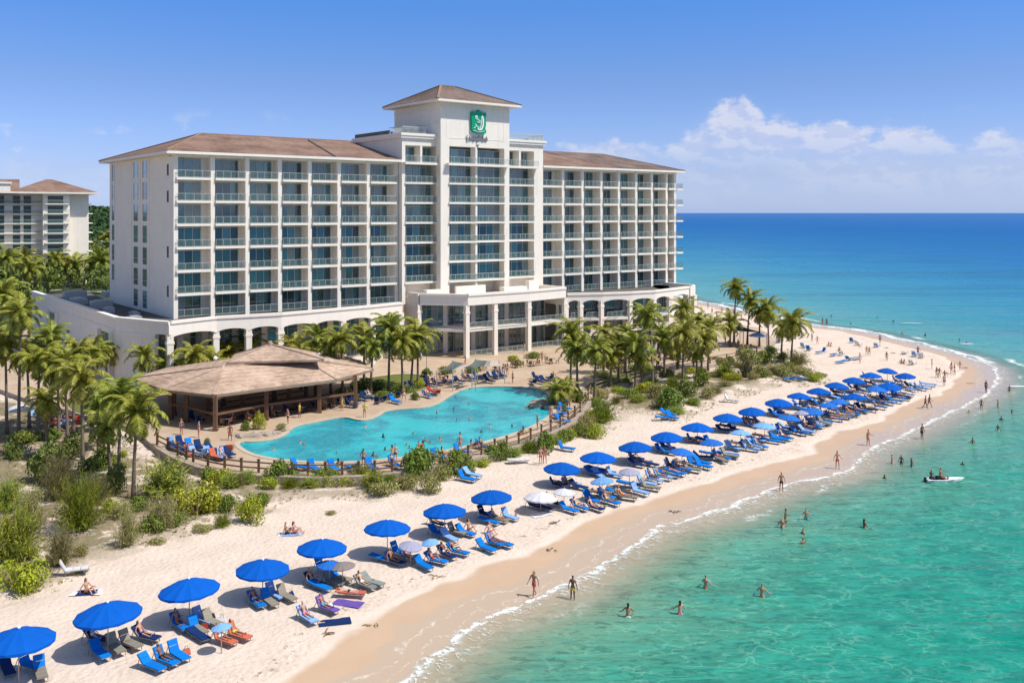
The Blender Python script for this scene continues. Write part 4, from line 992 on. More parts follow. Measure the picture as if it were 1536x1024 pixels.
def shrub(kind, px, y, w, h, where, group=None, deck=False):
    p = G(px, y, DZ) if deck else GP(px, y)
    k = p.y/F
    o = link('shrub', R.choice(SHR[kind])); rw = w*k/2*1.08; o.location = (p.x, p.y+rw*.35, p.z-.03)
    o.scale = (rw, rw*.9, max(.4, h*k*1.0)); o.rotation_euler = (0, 0, R.uniform(0, 6.28))
    tag(o, DESC[kind]+' shrub '+where, 'shrub', group)
    return o
DUNE = 'shrubs on the dune below the left palms'
for a in [('round',62,728,92,64,'at the left edge of the dune, biggest dark dome'),('round',104,690,58,40,'behind the biggest dark dome on the left dune'),
    ('feather',112,800,86,80,'tall and spreading in the left foreground dune'),('wispy',82,752,70,70,'between the big dark dome and the tall spreading bush'),('round',170,742,54,44,'at the foot of the foreground palms'),
    ('feather',242,748,88,54,'right of the foreground palm trunks'),('yellow',289,776,86,56,'like a broad glowing dome right of the foreground palms'),('wispy',238,796,54,50,'in front of the glowing dome'),
    ('green',262,790,40,26,'low at the base of the glowing dome'),('green',340,770,40,34,'between the glowing dome and the yellow mound'),('yellow',372,788,50,44,'mound at the right end of the left dune'),('green',392,762,36,28,'behind the yellow mound of the left dune'),('feather',332,792,30,20,'at the sand edge below the yellow mound'),
    ('wispy',188,822,40,52,'standing alone on bare sand left of centre foreground'),('wispy',86,852,52,62,'bare stemmed near the white chair'),('olive',118,860,30,10,'flat beside the bare stemmed bush'),
    ('yellow',18,892,80,60,'at the left edge near the umbrellas'),('feather',14,850,76,86,'tall and yellowish at the left edge'),('wispy',40,800,50,66,'behind the tall yellowish bush at the left edge'),
    ('green',30,668,60,26,'hedge like under the left grove'),('green',72,662,44,20,'low between trunks of the left grove'),('round',14,690,50,26,'low at the far left under the grove'),('green',135,708,50,26,'by the path below the left grove'),
    ('yellow',160,770,36,22,'small between the foreground bushes'),('green',205,768,40,26,'in front of the foreground palm base'),('olive',300,800,44,14,'flat on sand in the left foreground'),('wispy',140,760,54,48,'amid the left foreground scrub'),('olive',230,818,40,10,'flat patch near the lone sand bush'),
    ('round',150,702,50,32,'in shade behind the foreground palms'),('feather',8,770,50,50,'against the left border above the sand')]:
    a = list(a); a[3] *= 1.08; a[4] *= 1.1; shrub(*a, group=DUNE)
nd = 0
for i in range(400):
    if nd >= 12: break
    px, y = R.uniform(0, 420), R.uniform(650, 865)
    q = GP(px, y); qa = (np.array([q.x]), np.array([q.y]))
    if not inpoly(*qa, V1)[0] or pdist(*qa, V1, True)[0] < 1.2 or inpoly(*qa, DECK)[0]: continue
    nd += 1; kd = R.choice(['green','feather','wispy','olive','yellow','round','wispy']); w_ = R.uniform(24, 52)*(y-400)/350
    shrub(kd, px, y, w_, w_*R.uniform(.45,.85), 'scattered singly in left dune scrub, %s of its kind' % nth(nd), group='smaller bushes of the left dune scrub')

FR = 'shrubs along the foot of the pool wall'
for a in [('green',418,727,46,40,'single green clump at the bend of the pool wall'),('wispy',353,732,30,20,'small below the left part of the pool wall'),('feather',486,729,42,24,'low right of the single green clump'),
    ('feather',541,724,36,24,'low in the middle below the pool wall'),('olive',573,746,54,24,'spread on open sand below the pool wall middle'),('green',628,722,66,56,'large below the middle of the pool wall'),('olive',644,742,38,36,'in front of the large wall shrub'),
    ('green',686,712,52,40,'right of the large wall shrub'),('green',753,690,30,32,'small tree like below the pool wall'),('green',817,682,34,38,'upright beyond the small tree like one'),('yellow',855,659,22,16,'little dome near the right pool wall'),
    ('green',872,655,28,24,'left half of a pair on sand right of the pool wall'),('yellow',891,657,32,26,'right half of a pair on sand right of the pool wall'),('feather',905,636,36,32,'spreading on sand above the pair by the pool wall'),('green',872,612,26,26,'inside the curve of path by the pool end'),('olive',497,772,20,6,'tiny on bare sand in mid foreground'),('wispy',450,728,24,16,'tuft under the pool fence'),('wispy',600,732,26,14,'tuft left of the large wall shrub')]:
    a = list(a); a[3] *= 1.3; a[4] *= 1.2; shrub(*a, group=FR)
RD = 'shrubs on the right dune'
for a in [('olive',987,592+8,50,34,'left end of the big dune thicket'),('green',1008,614,60,40,'front of the big dune thicket'),('round',1030,596,50,36,'right side of the big dune thicket'),('green',1054,580,42,34,'rear end of the big dune thicket'),('olive',990,612,40,26,'greyish at the sand edge of the big dune thicket'),
    ('green',941,580,24,16,'small in palm shade left of the thicket'),('round',962,586,22,12,'low among palm trunks left of the thicket'),('yellow',920,585,20,10,'tiny near palm trunks by the deck'),('green',1075,545,28,14,'clipped beside the beach path'),('round',1096,548,26,16,'darker clipped beside the beach path'),
    ('round',1157,534,30,18,'dark among the point palms'),('green',1175,543,26,18,'between the point palms'),('olive',1118,566,34,24,'under the multi stemmed tree left side'),('olive',1140,562,34,18,'under the multi stemmed tree right side'),('green',1184,556,34,18,'at the sand edge under the point palms'),('olive',1212,568,44,20,'last long one towards the beach'),
    ('olive',1232,566,30,10,'low tail of the point scrub'),('green',1000,566,30,16,'behind the thicket under the right palms'),('green',1022,570,26,14,'behind the thicket near a trunk pair'),('olive',1090,580,36,12,'low on the sand between thicket and point')]:
    shrub(*a, group=RD)
DKG = 'planting beds on the pool deck'
for a in [('green',545,582,50,20,'bed left of the curved lawn behind the pool'),('round',568,586,42,18,'bed below the arcade palms'),('green',600,590,46,18,'bed right of the arcade palms'),('yellow',627,582,30,16,'light bed by the shade sails'),('green',512,592,30,14,'bed behind the pavilion right end'),('round',622,600,24,14,'small bed near the pool steps'),
    ('yellow',387,645,24,30,'upright on the pool island'),('green',368,646,20,22,'left one on the pool island'),('olive',420,646,26,14,'right one on the pool island'),('round',310,667,12,14,'cone shaped among the terrace loungers'),('green',1077-300,548,26,10,'bed in front of the entrance block'),('round',668,562,40,14,'hedge before the glass doors left end'),('green',706,560,30,12,'hedge before the glass doors middle'),('green',800,538,36,12,'planter hedge before the right corner column'),('yellow',770,542,22,12,'small planter bush before the entrance columns'),('round',640,566,30,16,'dark hedge at the left corner column'),('green',575,600,46,16,'rim of the curved bed below the arcade palms'),('green',532,600,26,12,'little hedge beyond the pavilion end'),('feather',852,600,26,22,'ragged by the right pool fence'),('green',866,596,24,20,'round beside the ragged one at the right fence'),('round',846,618,18,14,'tucked behind the boulders'),('olive',902,566,60,12,'long bed by the right deck'),('green',960,556,70,10,'long bed beyond the palms on the right deck')]:
    shrub(*a, group=DKG, deck=True)
k1 = 0
for px, y in sorted([(305,722),(330,728),(372,728),(395,732),(432,730),(462,732),(512,731),(528,727),(556,732),(585,728),(612,734),(660,722),(668,714),(704,705),(720,700),(738,694),(772,684),(790,680),(800,676),(834,668),(846,660),(862,650),(880,642),(892,626),(896,612)]):
    k1 += 1; w_ = R.uniform(28, 50); shrub(R.choice(['feather','olive','feather','green','olive','yellow']), px+R.uniform(-4,4), y+R.uniform(-2,4), w_, w_*R.uniform(.4,.75), '%s from the left among tufts below the pool wall' % nth(k1), group='small tufts at the foot of the pool wall')
k1 = 0
for px, y in sorted([(925,606),(945,598),(958,604),(972,590),(1015,622),(1040,608),(1062,598),(1075,590),(1088,566),(1100,572),(1130,570),(1150,566),(1165,560),(1178,566),(1198,560),(1220,572),(1060,566),(1040,560),(1110,552),(900,600),(1200,548),(1146,546),(980,576),(1010,582),(930,590)]):
    k1 += 1; w_ = R.uniform(26, 48); shrub(R.choice(['feather','olive','olive','green','yellow','wispy']), px, y, w_, w_*R.uniform(.3,.6), '%s from the left among bushes over the right dune' % nth(k1), group='low bushes spread over the right dune')
# a multi-stemmed tree on the point
def small_tree(px, y, cy, w, label):
    p = GP(px, y); h = zat(cy, p.y)-p.z; k = p.y/F; t = thing('seagrape_tree', label, 'tree', tuple(p)); mb = MB()
    for i in range(5): a = i*1.3; mb.tube([(.2*math.cos(a), .2*math.sin(a), 0), (.6*math.cos(a), .6*math.sin(a), h*.45), (1.3*math.cos(a), 1.2*math.sin(a), h*.85)], [.13,.09,.04], 5)
    mb.obj('trunk', M['trunk'], t); c = link('crown', R.choice(SHR['olive']), t); c.location = (0,0,h*.42); c.scale = (w*k/2, w*k/2, h*.75)
small_tree(1122, 566, 520, 56, 'multi stemmed olive crowned tree standing on the point dune')
small_tree(1085, 560, 536, 34, 'smaller multi stemmed tree by the beach path')
# grass and litter on the dunes: uncountable
mb = MB()
def tuft(x, y, z, s):
    for k in range(R.randint(5, 9)):
        a = R.uniform(0,6.28); L_ = s*R.uniform(.5,1.2); r = .25*s; q = Vector((x+R.uniform(-r,r), y+R.uniform(-r,r), z-.02)); tip = q+Vector((math.cos(a)*.6*L_, math.sin(a)*.6*L_, L_*.75)); w = Vector((-math.sin(a), math.cos(a), 0))*.022
        mb.tri(q-w, q+w, tip, R.choice([0,0,1]))
for P, N in ((V1, 3400), (V2, 1500)):
    bx = [p[0] for p in P]; by = [p[1] for p in P]; xs_ = np.array([R.uniform(max(min(bx),-62), max(bx)) for _ in range(N*5)]); ys_ = np.array([R.uniform(min(by), max(by)) for _ in range(N*5)])
    ok = inpoly(xs_, ys_, P) & (wob(xs_, ys_, .42, 3)+.3*wob(xs_, ys_, 1.7, 5) > -.05) & ~inpoly(xs_, ys_, DECK); xs_ = xs_[ok][:N]; ys_ = ys_[ok][:N]; zs = ground_z(xs_, ys_)
    for x, y, z in zip(xs_, ys_, zs): tuft(x, y, z, R.uniform(.2,.5))
o = mb.obj('dune_grass', [M['leafdry'], M['straw']]); tag(o, 'thin dry grass and creeping ground cover on the sandy dunes', 'grass', kind='stuff')

# background trees beyond the hotel, left
def bgtree_mesh():
    mb = MB(); cs = [(Vector((R.uniform(-.55,.55), R.uniform(-.55,.55), R.uniform(.35,.85))), R.uniform(.22,.4)) for _ in range(9)]
    for i in range(420):
        c, r = R.choice(cs); d = Vector((R.gauss(0,1), R.gauss(0,1), R.gauss(.3,1))).normalized(); leafquad(mb, c+d*r*R.uniform(.7,1.05), .085, 0, d)
    return mb.mesh('tree_crown', [M['leafdark']])
BGT = [bgtree_mesh() for _ in range(3)]
mbt = MB(); mbt.tube([(0,0,0), (.02,0,.5)], [.05,.03], 6); BGTR = mbt.mesh('tree_trunk', M['trunk'])
spots = [(8,436,386),(22,430,392),(3,448,405),(36,432,388),(62,432,392),(84,430,390),(98,430,394),(112,428,398),(126,436,405),(140,430,396),(152,432,392),(160,440,400),(146,412,380),(130,404,384),(158,404,376),(140,392,366),(150,388,360),(160,386,356),(135,386,368),(45,440,404),(72,441,402),(15,470,425),(2,500,440),(40,470,430)]
for i, (x, y, cy) in enumerate(sorted(spots)):
    lab = '%s tree from the left in the belt below the far apartment hotel' % nth(i+1)
    if i % 5 in (0,2): palm(x, y, cy, lab.replace('tree', 'palm'), 'tree belt below the far hotel', 0, 2.3)
    else:
        p = G(x, y); h = zat(cy, p.y); t = thing('broadleaf_tree', lab, 'tree', tuple(p), R.uniform(0,6), 'tree belt below the far hotel')
        a = link('trunk', BGTR, t); a.scale = (h,h,h); c = link('crown', R.choice(BGT), t); c.scale = (h*.8,h*.8,h)
# far woodland: one mass
mb = MB()
def clump(x, y, z, s):
    for k in range(14):
        d = Vector((R.gauss(0,1), R.gauss(0,1), abs(R.gauss(.3,.8)))).normalized(); leafquad(mb, Vector((x,y,z+s*.15))+Vector((d.x*s, d.y*s, d.z*s*.6)), s*.42, 0, d)
N = 0
while N < 2600:
    Y_ = math.exp(R.uniform(math.log(420), math.log(5000))); px = R.uniform(-30, 260) if R.random() < .3 else R.uniform(115, 185); x = (px-768)/F*Y_
    if shore(np.array([x]), np.array([Y_]))[0] < 20: continue
    N += 1
    if R.random() < .12: continue
    clump(x, Y_, gz(x, Y_), 4.+Y_*.0035)
o = mb.obj('far_woodland', [M['leaffar']]); tag(o, 'green wooded country stretching to hills behind the far left hotel', 'woodland', kind='stuff')
# parked cars and small roofs near the far hotel
def car(px, y, m, lab):
    p = G(px, y); t = thing('parked_car', lab, 'car', tuple(p), R.choice([.2, 1.7]), 'cars parked by the far hotel'); mb = MB()
    mb.box(-2.1,2.1,-.9,.9,.35,.95); mb.prism([(-1.5,-.8),(1.2,-.8),(1.2,.8),(-1.5,.8)], .95, 1.0); mb.obj('body', m, t)
    mb = MB(); mb.poly([(-1.5,-.78,1.0),(-1.1,-.65,1.5),(.6,-.65,1.5),(1.2,-.78,1.0)]); mb.poly([(-1.5,.78,1.0),(-1.1,.65,1.5),(.6,.65,1.5),(1.2,.78,1.0)][::-1]); mb.quad((-1.1,-.65,1.5),(.6,-.65,1.5),(.6,.65,1.5),(-1.1,.65,1.5)); mb.quad((.6,-.65,1.5),(1.2,-.78,1),(1.2,.78,1),(.6,.65,1.5)); mb.quad((-1.5,-.78,1),(-1.1,-.65,1.5),(-1.1,.65,1.5),(-1.5,.78,1)); mb.obj('cabin', M['glass4'], t)
    for sx in (-1.3,1.3):
        for sy in (-.9,.9): mb = MB(); mb.tube([(sx,sy-.1,.33),(sx,sy+.1,.33)], [.33,.33], 10); mb.obj('wheel', M['dark'], t)
for i, (x, y) in enumerate([(118,408),(126,398),(134,412),(142,402),(150,410),(156,396),(138,424),(124,420),(35,412),(48,420)]):
    car(x, y, [M['white'], M['metalgrey'], M['lnavy']][i % 3], '%s %s car from the left in the far hotel parking' % (nth(i+1), ['white','grey','dark blue'][i % 3]))
for (x, y, w, d_, h, lab) in ((138,392,16,10,5,'low white house among trees right of the far apartment hotel'),(48,424,12,9,4,'low beige kiosk in front of the far apartment hotel'),(150,378,22,10,6,'distant pale flat roofed house near the woodland')):
    p = G(x, y); t = thing('house', lab, 'house', tuple(p)); mb = MB(); mb.box(-w/2,w/2,0,d_,0,h); mb.obj('wall', M['stucco'], t); mb = MB(); mb.box(-w/2-.6,w/2+.6,-.6,d_+.6,h,h+.5); mb.obj('roof', M['trim'], t)
    for k in range(4): mb = MB(); mb.box(-w/2+1+k*w/4,-w/2+2.4+k*w/4,-.06,-.0,1,3); mb.obj('window', M['glass4'], t)
# ---------------------------------------------------------------- umbrellas
def canopy_mesh(n=12, rise=.62, val=.16, seed=0):
    mb = MB(); Rr = 1.8
    def P(r, a, i=0):
        half = (math.pi/n); fr = ((a+half) % (2*half))-half
        z = rise*(1-(r/Rr)**1.5); sag = -.035*math.cos(fr*n/2*1.0)*(r/Rr) if False else 0
        return Vector((r*math.cos(a), r*math.sin(a), z+sag))
    rings = [0, .5, 1.1, 1.8]
    for i in range(n):
        a0, a1 = 2*math.pi*i/n, 2*math.pi*(i+1)/n; am = (a0+a1)/2
        for r0, r1 in zip(rings, rings[1:]):
            mid0 = (P(r0,a0)+P(r0,a1))/2-Vector((0,0,.022*r0)); mid1 = (P(r1,a0)+P(r1,a1))/2-Vector((0,0,.022*r1))
            if r0 == 0: mb.tri(P(0,0), P(r1,a0), mid1); mb.tri(P(0,0), mid1, P(r1,a1))
            else: mb.quad(P(r0,a0), P(r1,a0), mid1, mid0); mb.quad(mid0, mid1, P(r1,a1), P(r0,a1))
        e0, e1 = P(1.8,a0), P(1.8,a1); em = (e0+e1)/2-Vector((0,0,.02))
        d = Vector((0,0,val)); mb.quad(e0-d*.7, em-d, em, e0); mb.quad(em-d, e1-d*.7, e1, em)
    return mb
def umb_meshes(mt):
    c = canopy_mesh().mesh('umbrella_canopy', mt)
    mb = MB(); mb.tube([(0,0,-.4),(0,0,2.55)], [.028,.028], 8); po = mb.mesh('umbrella_pole', M['pole'], True)
    mb = MB(); mb.ball((0,0,.05), .09,.09,.08, 8, 4); mb.tube([(0,0,.1),(0,0,.2)], [.02,.01], 6); fi = mb.mesh('umbrella_finial', M['white'], True)
    mb = MB()
    for i in range(12): a = 2*math.pi*i/12; mb.bar((.03*math.cos(a), .03*math.sin(a), .2), (1.75*math.cos(a), 1.75*math.sin(a), .0), .018, .018)
    return c, po, fi, mb.mesh('umbrella_ribs', M['pole'])
UM = {k: umb_meshes(M[k]) for k in ('umb','umb2','umb3','umbgrey','umbbrown','umbwhite')}
def umbrella(k, base, w, label, group, tilt=(0,0), h=2.3, rib=True):
    """base point, canopy width in metres"""
    c, po, fi, rb = UM[k]; s = w/3.6
    t = thing('beach_umbrella', label, 'umbrella', tuple(base), R.uniform(0, .5), group)
    hh = h-.62*s
    p = link('pole', po, t); p.scale = (1,1,(h-.02)/2.55)
    o = link('canopy', c, t); o.location = (0,0,hh); o.scale = (s,s,s); o.rotation_euler = (tilt[0], tilt[1], 0)
    f = link('finial', fi, o); f.location = (0,0,.62)
    if rib: r = link('ribs', rb, o)
    return t
ROWA = [(28,1026,962,104),(162,978,922,97),(284,933,885,89),(394,899,855,80),(483,866,823,75),(581,833,793,70),(667,803,768,66),(737,778,747,63),(843,728,704,56),(897,710,688,55),(953,694,672,52),(1000,676,657,49),(1046,661,643,49),(1092,646,629,45),(1128,636,620,41),(1168,622,607,41),(1199,612,598,37),(1228,604,590,36),(1255,595,582,35),(1281,587,575,34),(1306,579,567,32),(1331,572,560,30),(1358,580,568,30)]
UA = []
for i, (x, y, cy, w) in enumerate(ROWA):
    p = GP(x, y); wm = w*p.y/F; top = zat(cy-w*.19, p.y)-p.z
    UA.append(p)
    umbrella('umb', p, wm, 'deep blue beach umbrella on a pole, %s from the left in the back row' % nth(i+1), 'deep blue umbrellas of the back row', (R.uniform(-.05,.05), R.uniform(-.05,.05)), max(1.9, min(2.9, top)))
ROWB = [(903,719,36,'umb3'),(944,706,32,'umbgrey'),(1023,676,35,'umb2'),(1067,662,36,'umb2'),(1111,648,32,'umb3'),(1147,637,34,'umb3'),(1184,625,34,'umb2'),(1202,622-3,22,'umbgrey'),(1216,615,38,'umb2'),(1243,607,30,'umb2'),(1257,601,34,'umb2'),(1281,593,38,'umb'),(1315,582,32,'umb2'),(1334,577,36,'umb')]
UB = []
for i, (x, cy, w, k) in enumerate(ROWB):
    Yg = G(x, cy+15*(34032/(90*F))).y
    for _ in range(4): q = 1.75; Yg = (H-q)*F/(cy-HY)
    p = Vector(((x-768)/F*Yg, Yg, 0)); p.z = gz(p.x, p.y); UB.append(p)
    umbrella(k, p, w*Yg/F, '%s small umbrella, %s from the left in the front row' % ({'umb3':'pale blue','umbgrey':'greyish mauve','umb2':'mid blue','umb':'strong blue'}[k], nth(i+1)), 'smaller umbrellas of the front row', (R.uniform(-.1,.1), R.uniform(-.1,.1)), 2.0, False)
for x, cy, w, k, lab in [(514,848,38,'umbbrown','brown grey umbrella low over taupe chairs beside the fifth blue umbrella'),(616,818,36,'umbgrey','mauve grey umbrella touching a pale blue one beside the sixth blue umbrella'),(645,814,26,'umb3','little pale blue umbrella right of the mauve grey one'),(811,742,52,'umbwhite','big white umbrella between the eighth and ninth blue umbrellas'),(846,737,34,'umbwhite','second white umbrella overlapping the big white one'),(494,846,40,'umb2','bright blue umbrella low in the shade of the fifth deep blue one'),(332,942,30,'umb3','little faded umbrella over the orange loungers')]:
    Yg = (H-1.35)*F/(cy-HY); p = Vector(((x-768)/F*Yg, Yg, 0)); p.z = gz(p.x, p.y)
    umbrella(k, p, w*Yg/F, lab, None, (R.uniform(-.15,.15), R.uniform(-.15,.15)), 1.6, False)

# ---------------------------------------------------------------- loungers
def lounger_parts(back):
    """long axis +x towards the foot; back angle in degrees"""
    f = MB(); c = math.cos(rad(back)); s = math.sin(rad(back)); hx, hz = -.25, .32; L_ = .75
    for y in (-.30,.30):
        f.bar((hx,y,hz), (1.15,y,.30), .04,.04); f.bar((hx,y,hz), (hx-L_*c,y,hz+L_*s), .04,.04)
        f.bar((hx-.05,y,0), (hx+.12,y,hz), .04,.04); f.bar((1.0,y,0), (.88,y,.3), .04,.04); f.bar((hx-L_*.6*c,y,hz+L_*.6*s), (hx-.55,y,.02), .03,.03)
    f.bar((1.15,-.3,.3), (1.15,.3,.3), .04,.04); f.bar((-.3,-.3,.31), (-.3,.3,.31), .04,.04)
    def pad(a, b, th, w=.30, seg=3):
        m = MB(); a = Vector(a); b = Vector(b); d = (b-a); n = Vector((-d.z, 0, d.x)).normalized()*th
        if n.z < 0: n = -n
        for i in range(seg):
            p = a.lerp(b, i/seg+.012); q = a.lerp(b, (i+1)/seg-.012); vs = []
            for e in (p, q): vs += [e+Vector((0,-w,0)), e+Vector((0,w,0)), e+Vector((0,w,0))+n, e+Vector((0,-w,0))+n]
            k = len(m.v); m.v += [tuple(v) for v in vs]
            for qd in ((0,1,2,3),(7,6,5,4),(3,2,6,7),(0,4,5,1),(0,3,7,4),(1,5,6,2)): m.f.append(tuple(k+t for t in qd)); m.m.append(0)
        return m
    seat = pad((hx,0,hz+.02), (1.17,0,.32), .07); bk = pad((hx,0,hz+.03), (hx-L_*c,0,hz+L_*s+.03), .07, .30, 2)
    return f, seat, bk
LGM = {}
for bkn, ang in (('up',62),('mid',42),('flat',8)):
    f, s_, b_ = lounger_parts(ang)
    LGM[bkn] = (f.mesh('lounger_frame', M['lframe']), s_.mesh('lounger_seat', M['lblue']), b_.mesh('lounger_back', M['lblue']))
COLN = {'lblue':'bright blue','lpale':'pale blue','lnavy':'navy','ltan':'taupe','lorange':'orange','lpurple':'purple','lgrey':'sage grey','umb3':'light blue','lred':'red','umbwhite':'white'}
def slotmat(o, m):
    o.material_slots[0].link = 'OBJECT'; o.material_slots[0].material = m; return o
def lounger(p, rz, k, label, group=None, back='mid', kb=None):
    t = thing('sun_lounger', label, 'sun lounger', tuple(p), rz, group)
    f, s_, b_ = LGM[back]; link('frame', f, t); slotmat(link('seat_cushion', s_, t), M[k]); slotmat(link('backrest', b_, t), M[kb or k])
    return t

# ---------------------------------------------------------------- people
def skin_mesh(name, verts, edges, radii, root=0, sub=1, mats=()):
    me = bpy.data.meshes.new(name); me.from_pydata([tuple(v) for v in verts], edges, [])
    o = bpy.data.objects.new(name, me); C.objects.link(o)
    md = o.modifiers.new('s', 'SKIN'); md.use_smooth_shade = True
    sv = me.skin_vertices[0].data
    for i, r in enumerate(radii): sv[i].radius = (r, r) if not isinstance(r, tuple) else r; sv[i].use_root = (i == root)
    if sub: q = o.modifiers.new('u', 'SUBSURF'); q.levels = sub; q.render_levels = sub
    dg = bpy.context.evaluated_depsgraph_get(); ev = o.evaluated_get(dg); m2 = bpy.data.meshes.new_from_object(ev)
    m2.name = name; bpy.data.objects.remove(o); bpy.data.meshes.remove(me)
    m2.materials.clear()
    for q in mats: m2.materials.append(q)
    return m2
def pose(pelvis, torso, legs, arms, head=(0,0)):
    """torso: lean angle from vertical towards +x (radians, negative = reclined). legs: (thigh angle, shin angle, spread) each measured
    from straight down towards +x. arms: (upper angle, fore angle, spread). x forward, z up. returns joints"""
    J = {}
    pv = Vector(pelvis); J['pel'] = pv
    up = Vector((math.sin(torso), 0, math.cos(torso)))
    J['waist'] = pv+up*.16; J['chest'] = pv+up*.38; J['neck'] = pv+up*.53
    hu = Vector((math.sin(torso*.5+head[0]), 0, math.cos(torso*.5+head[0])))
    J['nb'] = J['neck']+hu*.07; J['head'] = J['neck']+hu*.17; J['top'] = J['neck']+hu*.25
    for n, sg, (a, b, sp) in (('L', 1, legs[0]), ('R', -1, legs[1])):
        h = pv+Vector((0, sg*.09, -.02)) ; J['hip'+n] = h
        k = h+Vector((math.sin(a)*.44, sg*math.sin(sp)*.44, -math.cos(a)*.44)); J['knee'+n] = k
        an = k+Vector((math.sin(b)*.42, sg*math.sin(sp)*.2, -math.cos(b)*.42)); J['ank'+n] = an
        fd = Vector((math.cos(b), 0, math.sin(b))); J['toe'+n] = an+fd*.17+Vector((math.sin(b), 0, -math.cos(b)))*.05
    for n, sg, (a, b, sp) in (('L', 1, arms[0]), ('R', -1, arms[1])):
        s = J['chest']+up*.10+Vector((0, sg*.17, 0)); J['sh'+n] = s
        e = s+Vector((math.sin(a)*.29*math.cos(sp), sg*(.05+math.sin(sp)*.29), -math.cos(a)*.29*math.cos(sp))); J['el'+n] = e
        w = e+Vector((math.sin(b)*.25*math.cos(sp), sg*math.sin(sp)*.25, -math.cos(b)*.25*math.cos(sp))); J['wr'+n] = w
        d = (w-e).normalized(); J['pa'+n] = w+d*.07; J['_d'+n] = d
    return J
def body_from(J, name):
    V, E, Rr = [], [], []; ix = {}
    def add(k, r, par=None, p=None):
        ix[k] = len(V); V.append(J[k] if p is None else p); Rr.append(r)
        if par is not None: E.append((ix[par], ix[k]))
    add('pel', .115); add('waist', (.105,.09), 'pel'); add('chest', (.125,.10), 'waist'); add('neck', .06, 'chest'); add('nb', .052, 'neck'); add('head', .095, 'nb'); add('top', .06, 'head')
    hd = (J['top']-J['head']).normalized(); fw = Vector((hd.z, 0, -hd.x)); add('nose', .014, 'head', J['head']+fw*.115)
    for n in 'LR':
        add('hip'+n, .085, 'pel'); add('knee'+n, .055, 'hip'+n); add('ank'+n, .035, 'knee'+n); add('toe'+n, .03, 'ank'+n)
        add('sh'+n, .055, 'chest'); add('el'+n, .036, 'sh'+n); add('wr'+n, .026, 'el'+n); add('pa'+n, (.034,.018), 'wr'+n)
        d = J['_d'+n]; sd_ = Vector((1,0,0)) if abs(d.x) < .6 else Vector((0,0,1)); sd_ = (sd_-d*sd_.dot(d)).normalized()
        for q in range(4):
            o_ = sd_*(.024-.016*q); add('f%d%s' % (q, n), .008, 'pa'+n, J['pa'+n]+o_+d*.045); ln = (.03,.036,.032,.022)[q]
            add('g%d%s' % (q, n), .006, 'f%d%s' % (q, n), J['pa'+n]+o_*1.2+d*(.045+ln)+Vector((0, (-1 if n == 'L' else 1)*.01, 0)))
        add('t'+n, .009, 'wr'+n, J['wr'+n]+sd_*.04+d*.035); add('u'+n, .007, 't'+n, J['wr'+n]+sd_*.05+d*.065)
    return skin_mesh(name, V, E, Rr, 0, 1, [SK[0]])
def clothes_from(J, kind):
    if kind == 'trunks':
        V = [J['pel']+(J['waist']-J['pel'])*.35, J['pel']] + [x for n in 'LR' for x in (J['hip'+n], J['hip'+n].lerp(J['knee'+n], .45))]
        return skin_mesh('trunks', V, [(0,1),(1,2),(2,3),(1,4),(4,5)], [.118,.132,.102,.092,.102,.092], 1, 1, [CL[0]])
    if kind == 'bikini':
        V = [J['waist'].lerp(J['chest'], .75), J['chest'].lerp(J['neck'], .1)]
        return skin_mesh('bikini_top', V, [(0,1)], [(.135,.112),(.133,.110)], 0, 1, [CL[0]])
    V = [J['waist'].lerp(J['pel'], .3), J['waist'], J['chest'], J['chest'].lerp(J['neck'], .45), J['shL'].lerp(J['elL'], .5), J['shL'], J['shR'], J['shR'].lerp(J['elR'], .5)]
    return skin_mesh('shirt', V, [(0,1),(1,2),(2,3),(2,5),(5,4),(2,6),(6,7)], [.125,.12,.14,.09,.06,.07,.07,.06], 1, 1, [CL[0]])
def hair_from(J, lng):
    hd = (J['top']-J['head']).normalized(); bk = -Vector((hd.z, 0, -hd.x)); c = J['head']+hd*.03+bk*.018
    V = [c+hd*.055, c-hd*.02+bk*.03]; rr = [.085,.088]; E = [(0,1)]
    if lng: V += [c-hd*.14+bk*.07, c-hd*.28+bk*.07]; rr += [.06,.03]; E += [(1,2),(2,3)]
    return skin_mesh('hair', V, E, rr, 0, 1, [HR[0]])
r_ = rad
POSES = {
 'stand': pose((0,0,.93), .02, ((.03,.0,.06),(-.03,-.04,.06)), ((.05,.2,.16),(-.05,.1,.18))),
 'stand2': pose((0,0,.92), .05, ((.12,.0,.10),(-.06,-.1,.04)), ((.1,1.4,.2),(-.1,.3,.3))),
 'walk': pose((0,0,.90), .06, ((.42,.15,.02),(-.30,-.62,.02)), ((-.4,-.1,.1),(.4,.75,.1))),
 'wade': pose((0,0,.92), .08, ((.1,.0,.1),(-.1,-.2,.1)), ((.5,1.1,.4),(.3,1.2,.45))),
 'recline': pose((-.18,0,.52), -.62, ((1.52,1.50,.08),(1.50,1.45,.1)), ((.35,1.1,.15),(.1,1.0,.2)), (.35,0)),
 'recline2': pose((-.18,0,.52), -.60, ((2.05,.75,.06),(1.50,1.47,.08)), ((.6,1.9,.12),(.1,.9,.25)), (.3,0)),
 'sit': pose((0,0,.55), .0, ((1.35,.1,.1),(1.4,.15,.1)), ((.5,1.2,.1),(.4,1.0,.1)), (.1,0)),
 'ground': pose((0,0,.14), -.12, ((2.2,.72,.1),(2.15,.7,.12)), ((.6,1.5,.1),(-.5,-.2,.15)), (.2,0)),
 'towel': pose((0,0,.14), -1.48, ((1.5,1.5,.08),(1.55,1.52,.08)), ((-1.3,-1.0,.3),(-1.35,-1.5,.3))),
}
BODY = {k: body_from(J, 'person_body') for k, J in POSES.items()}
CLO = {(k, c): clothes_from(J, c) for k, J in POSES.items() for c in ('trunks','bikini','shirt')}
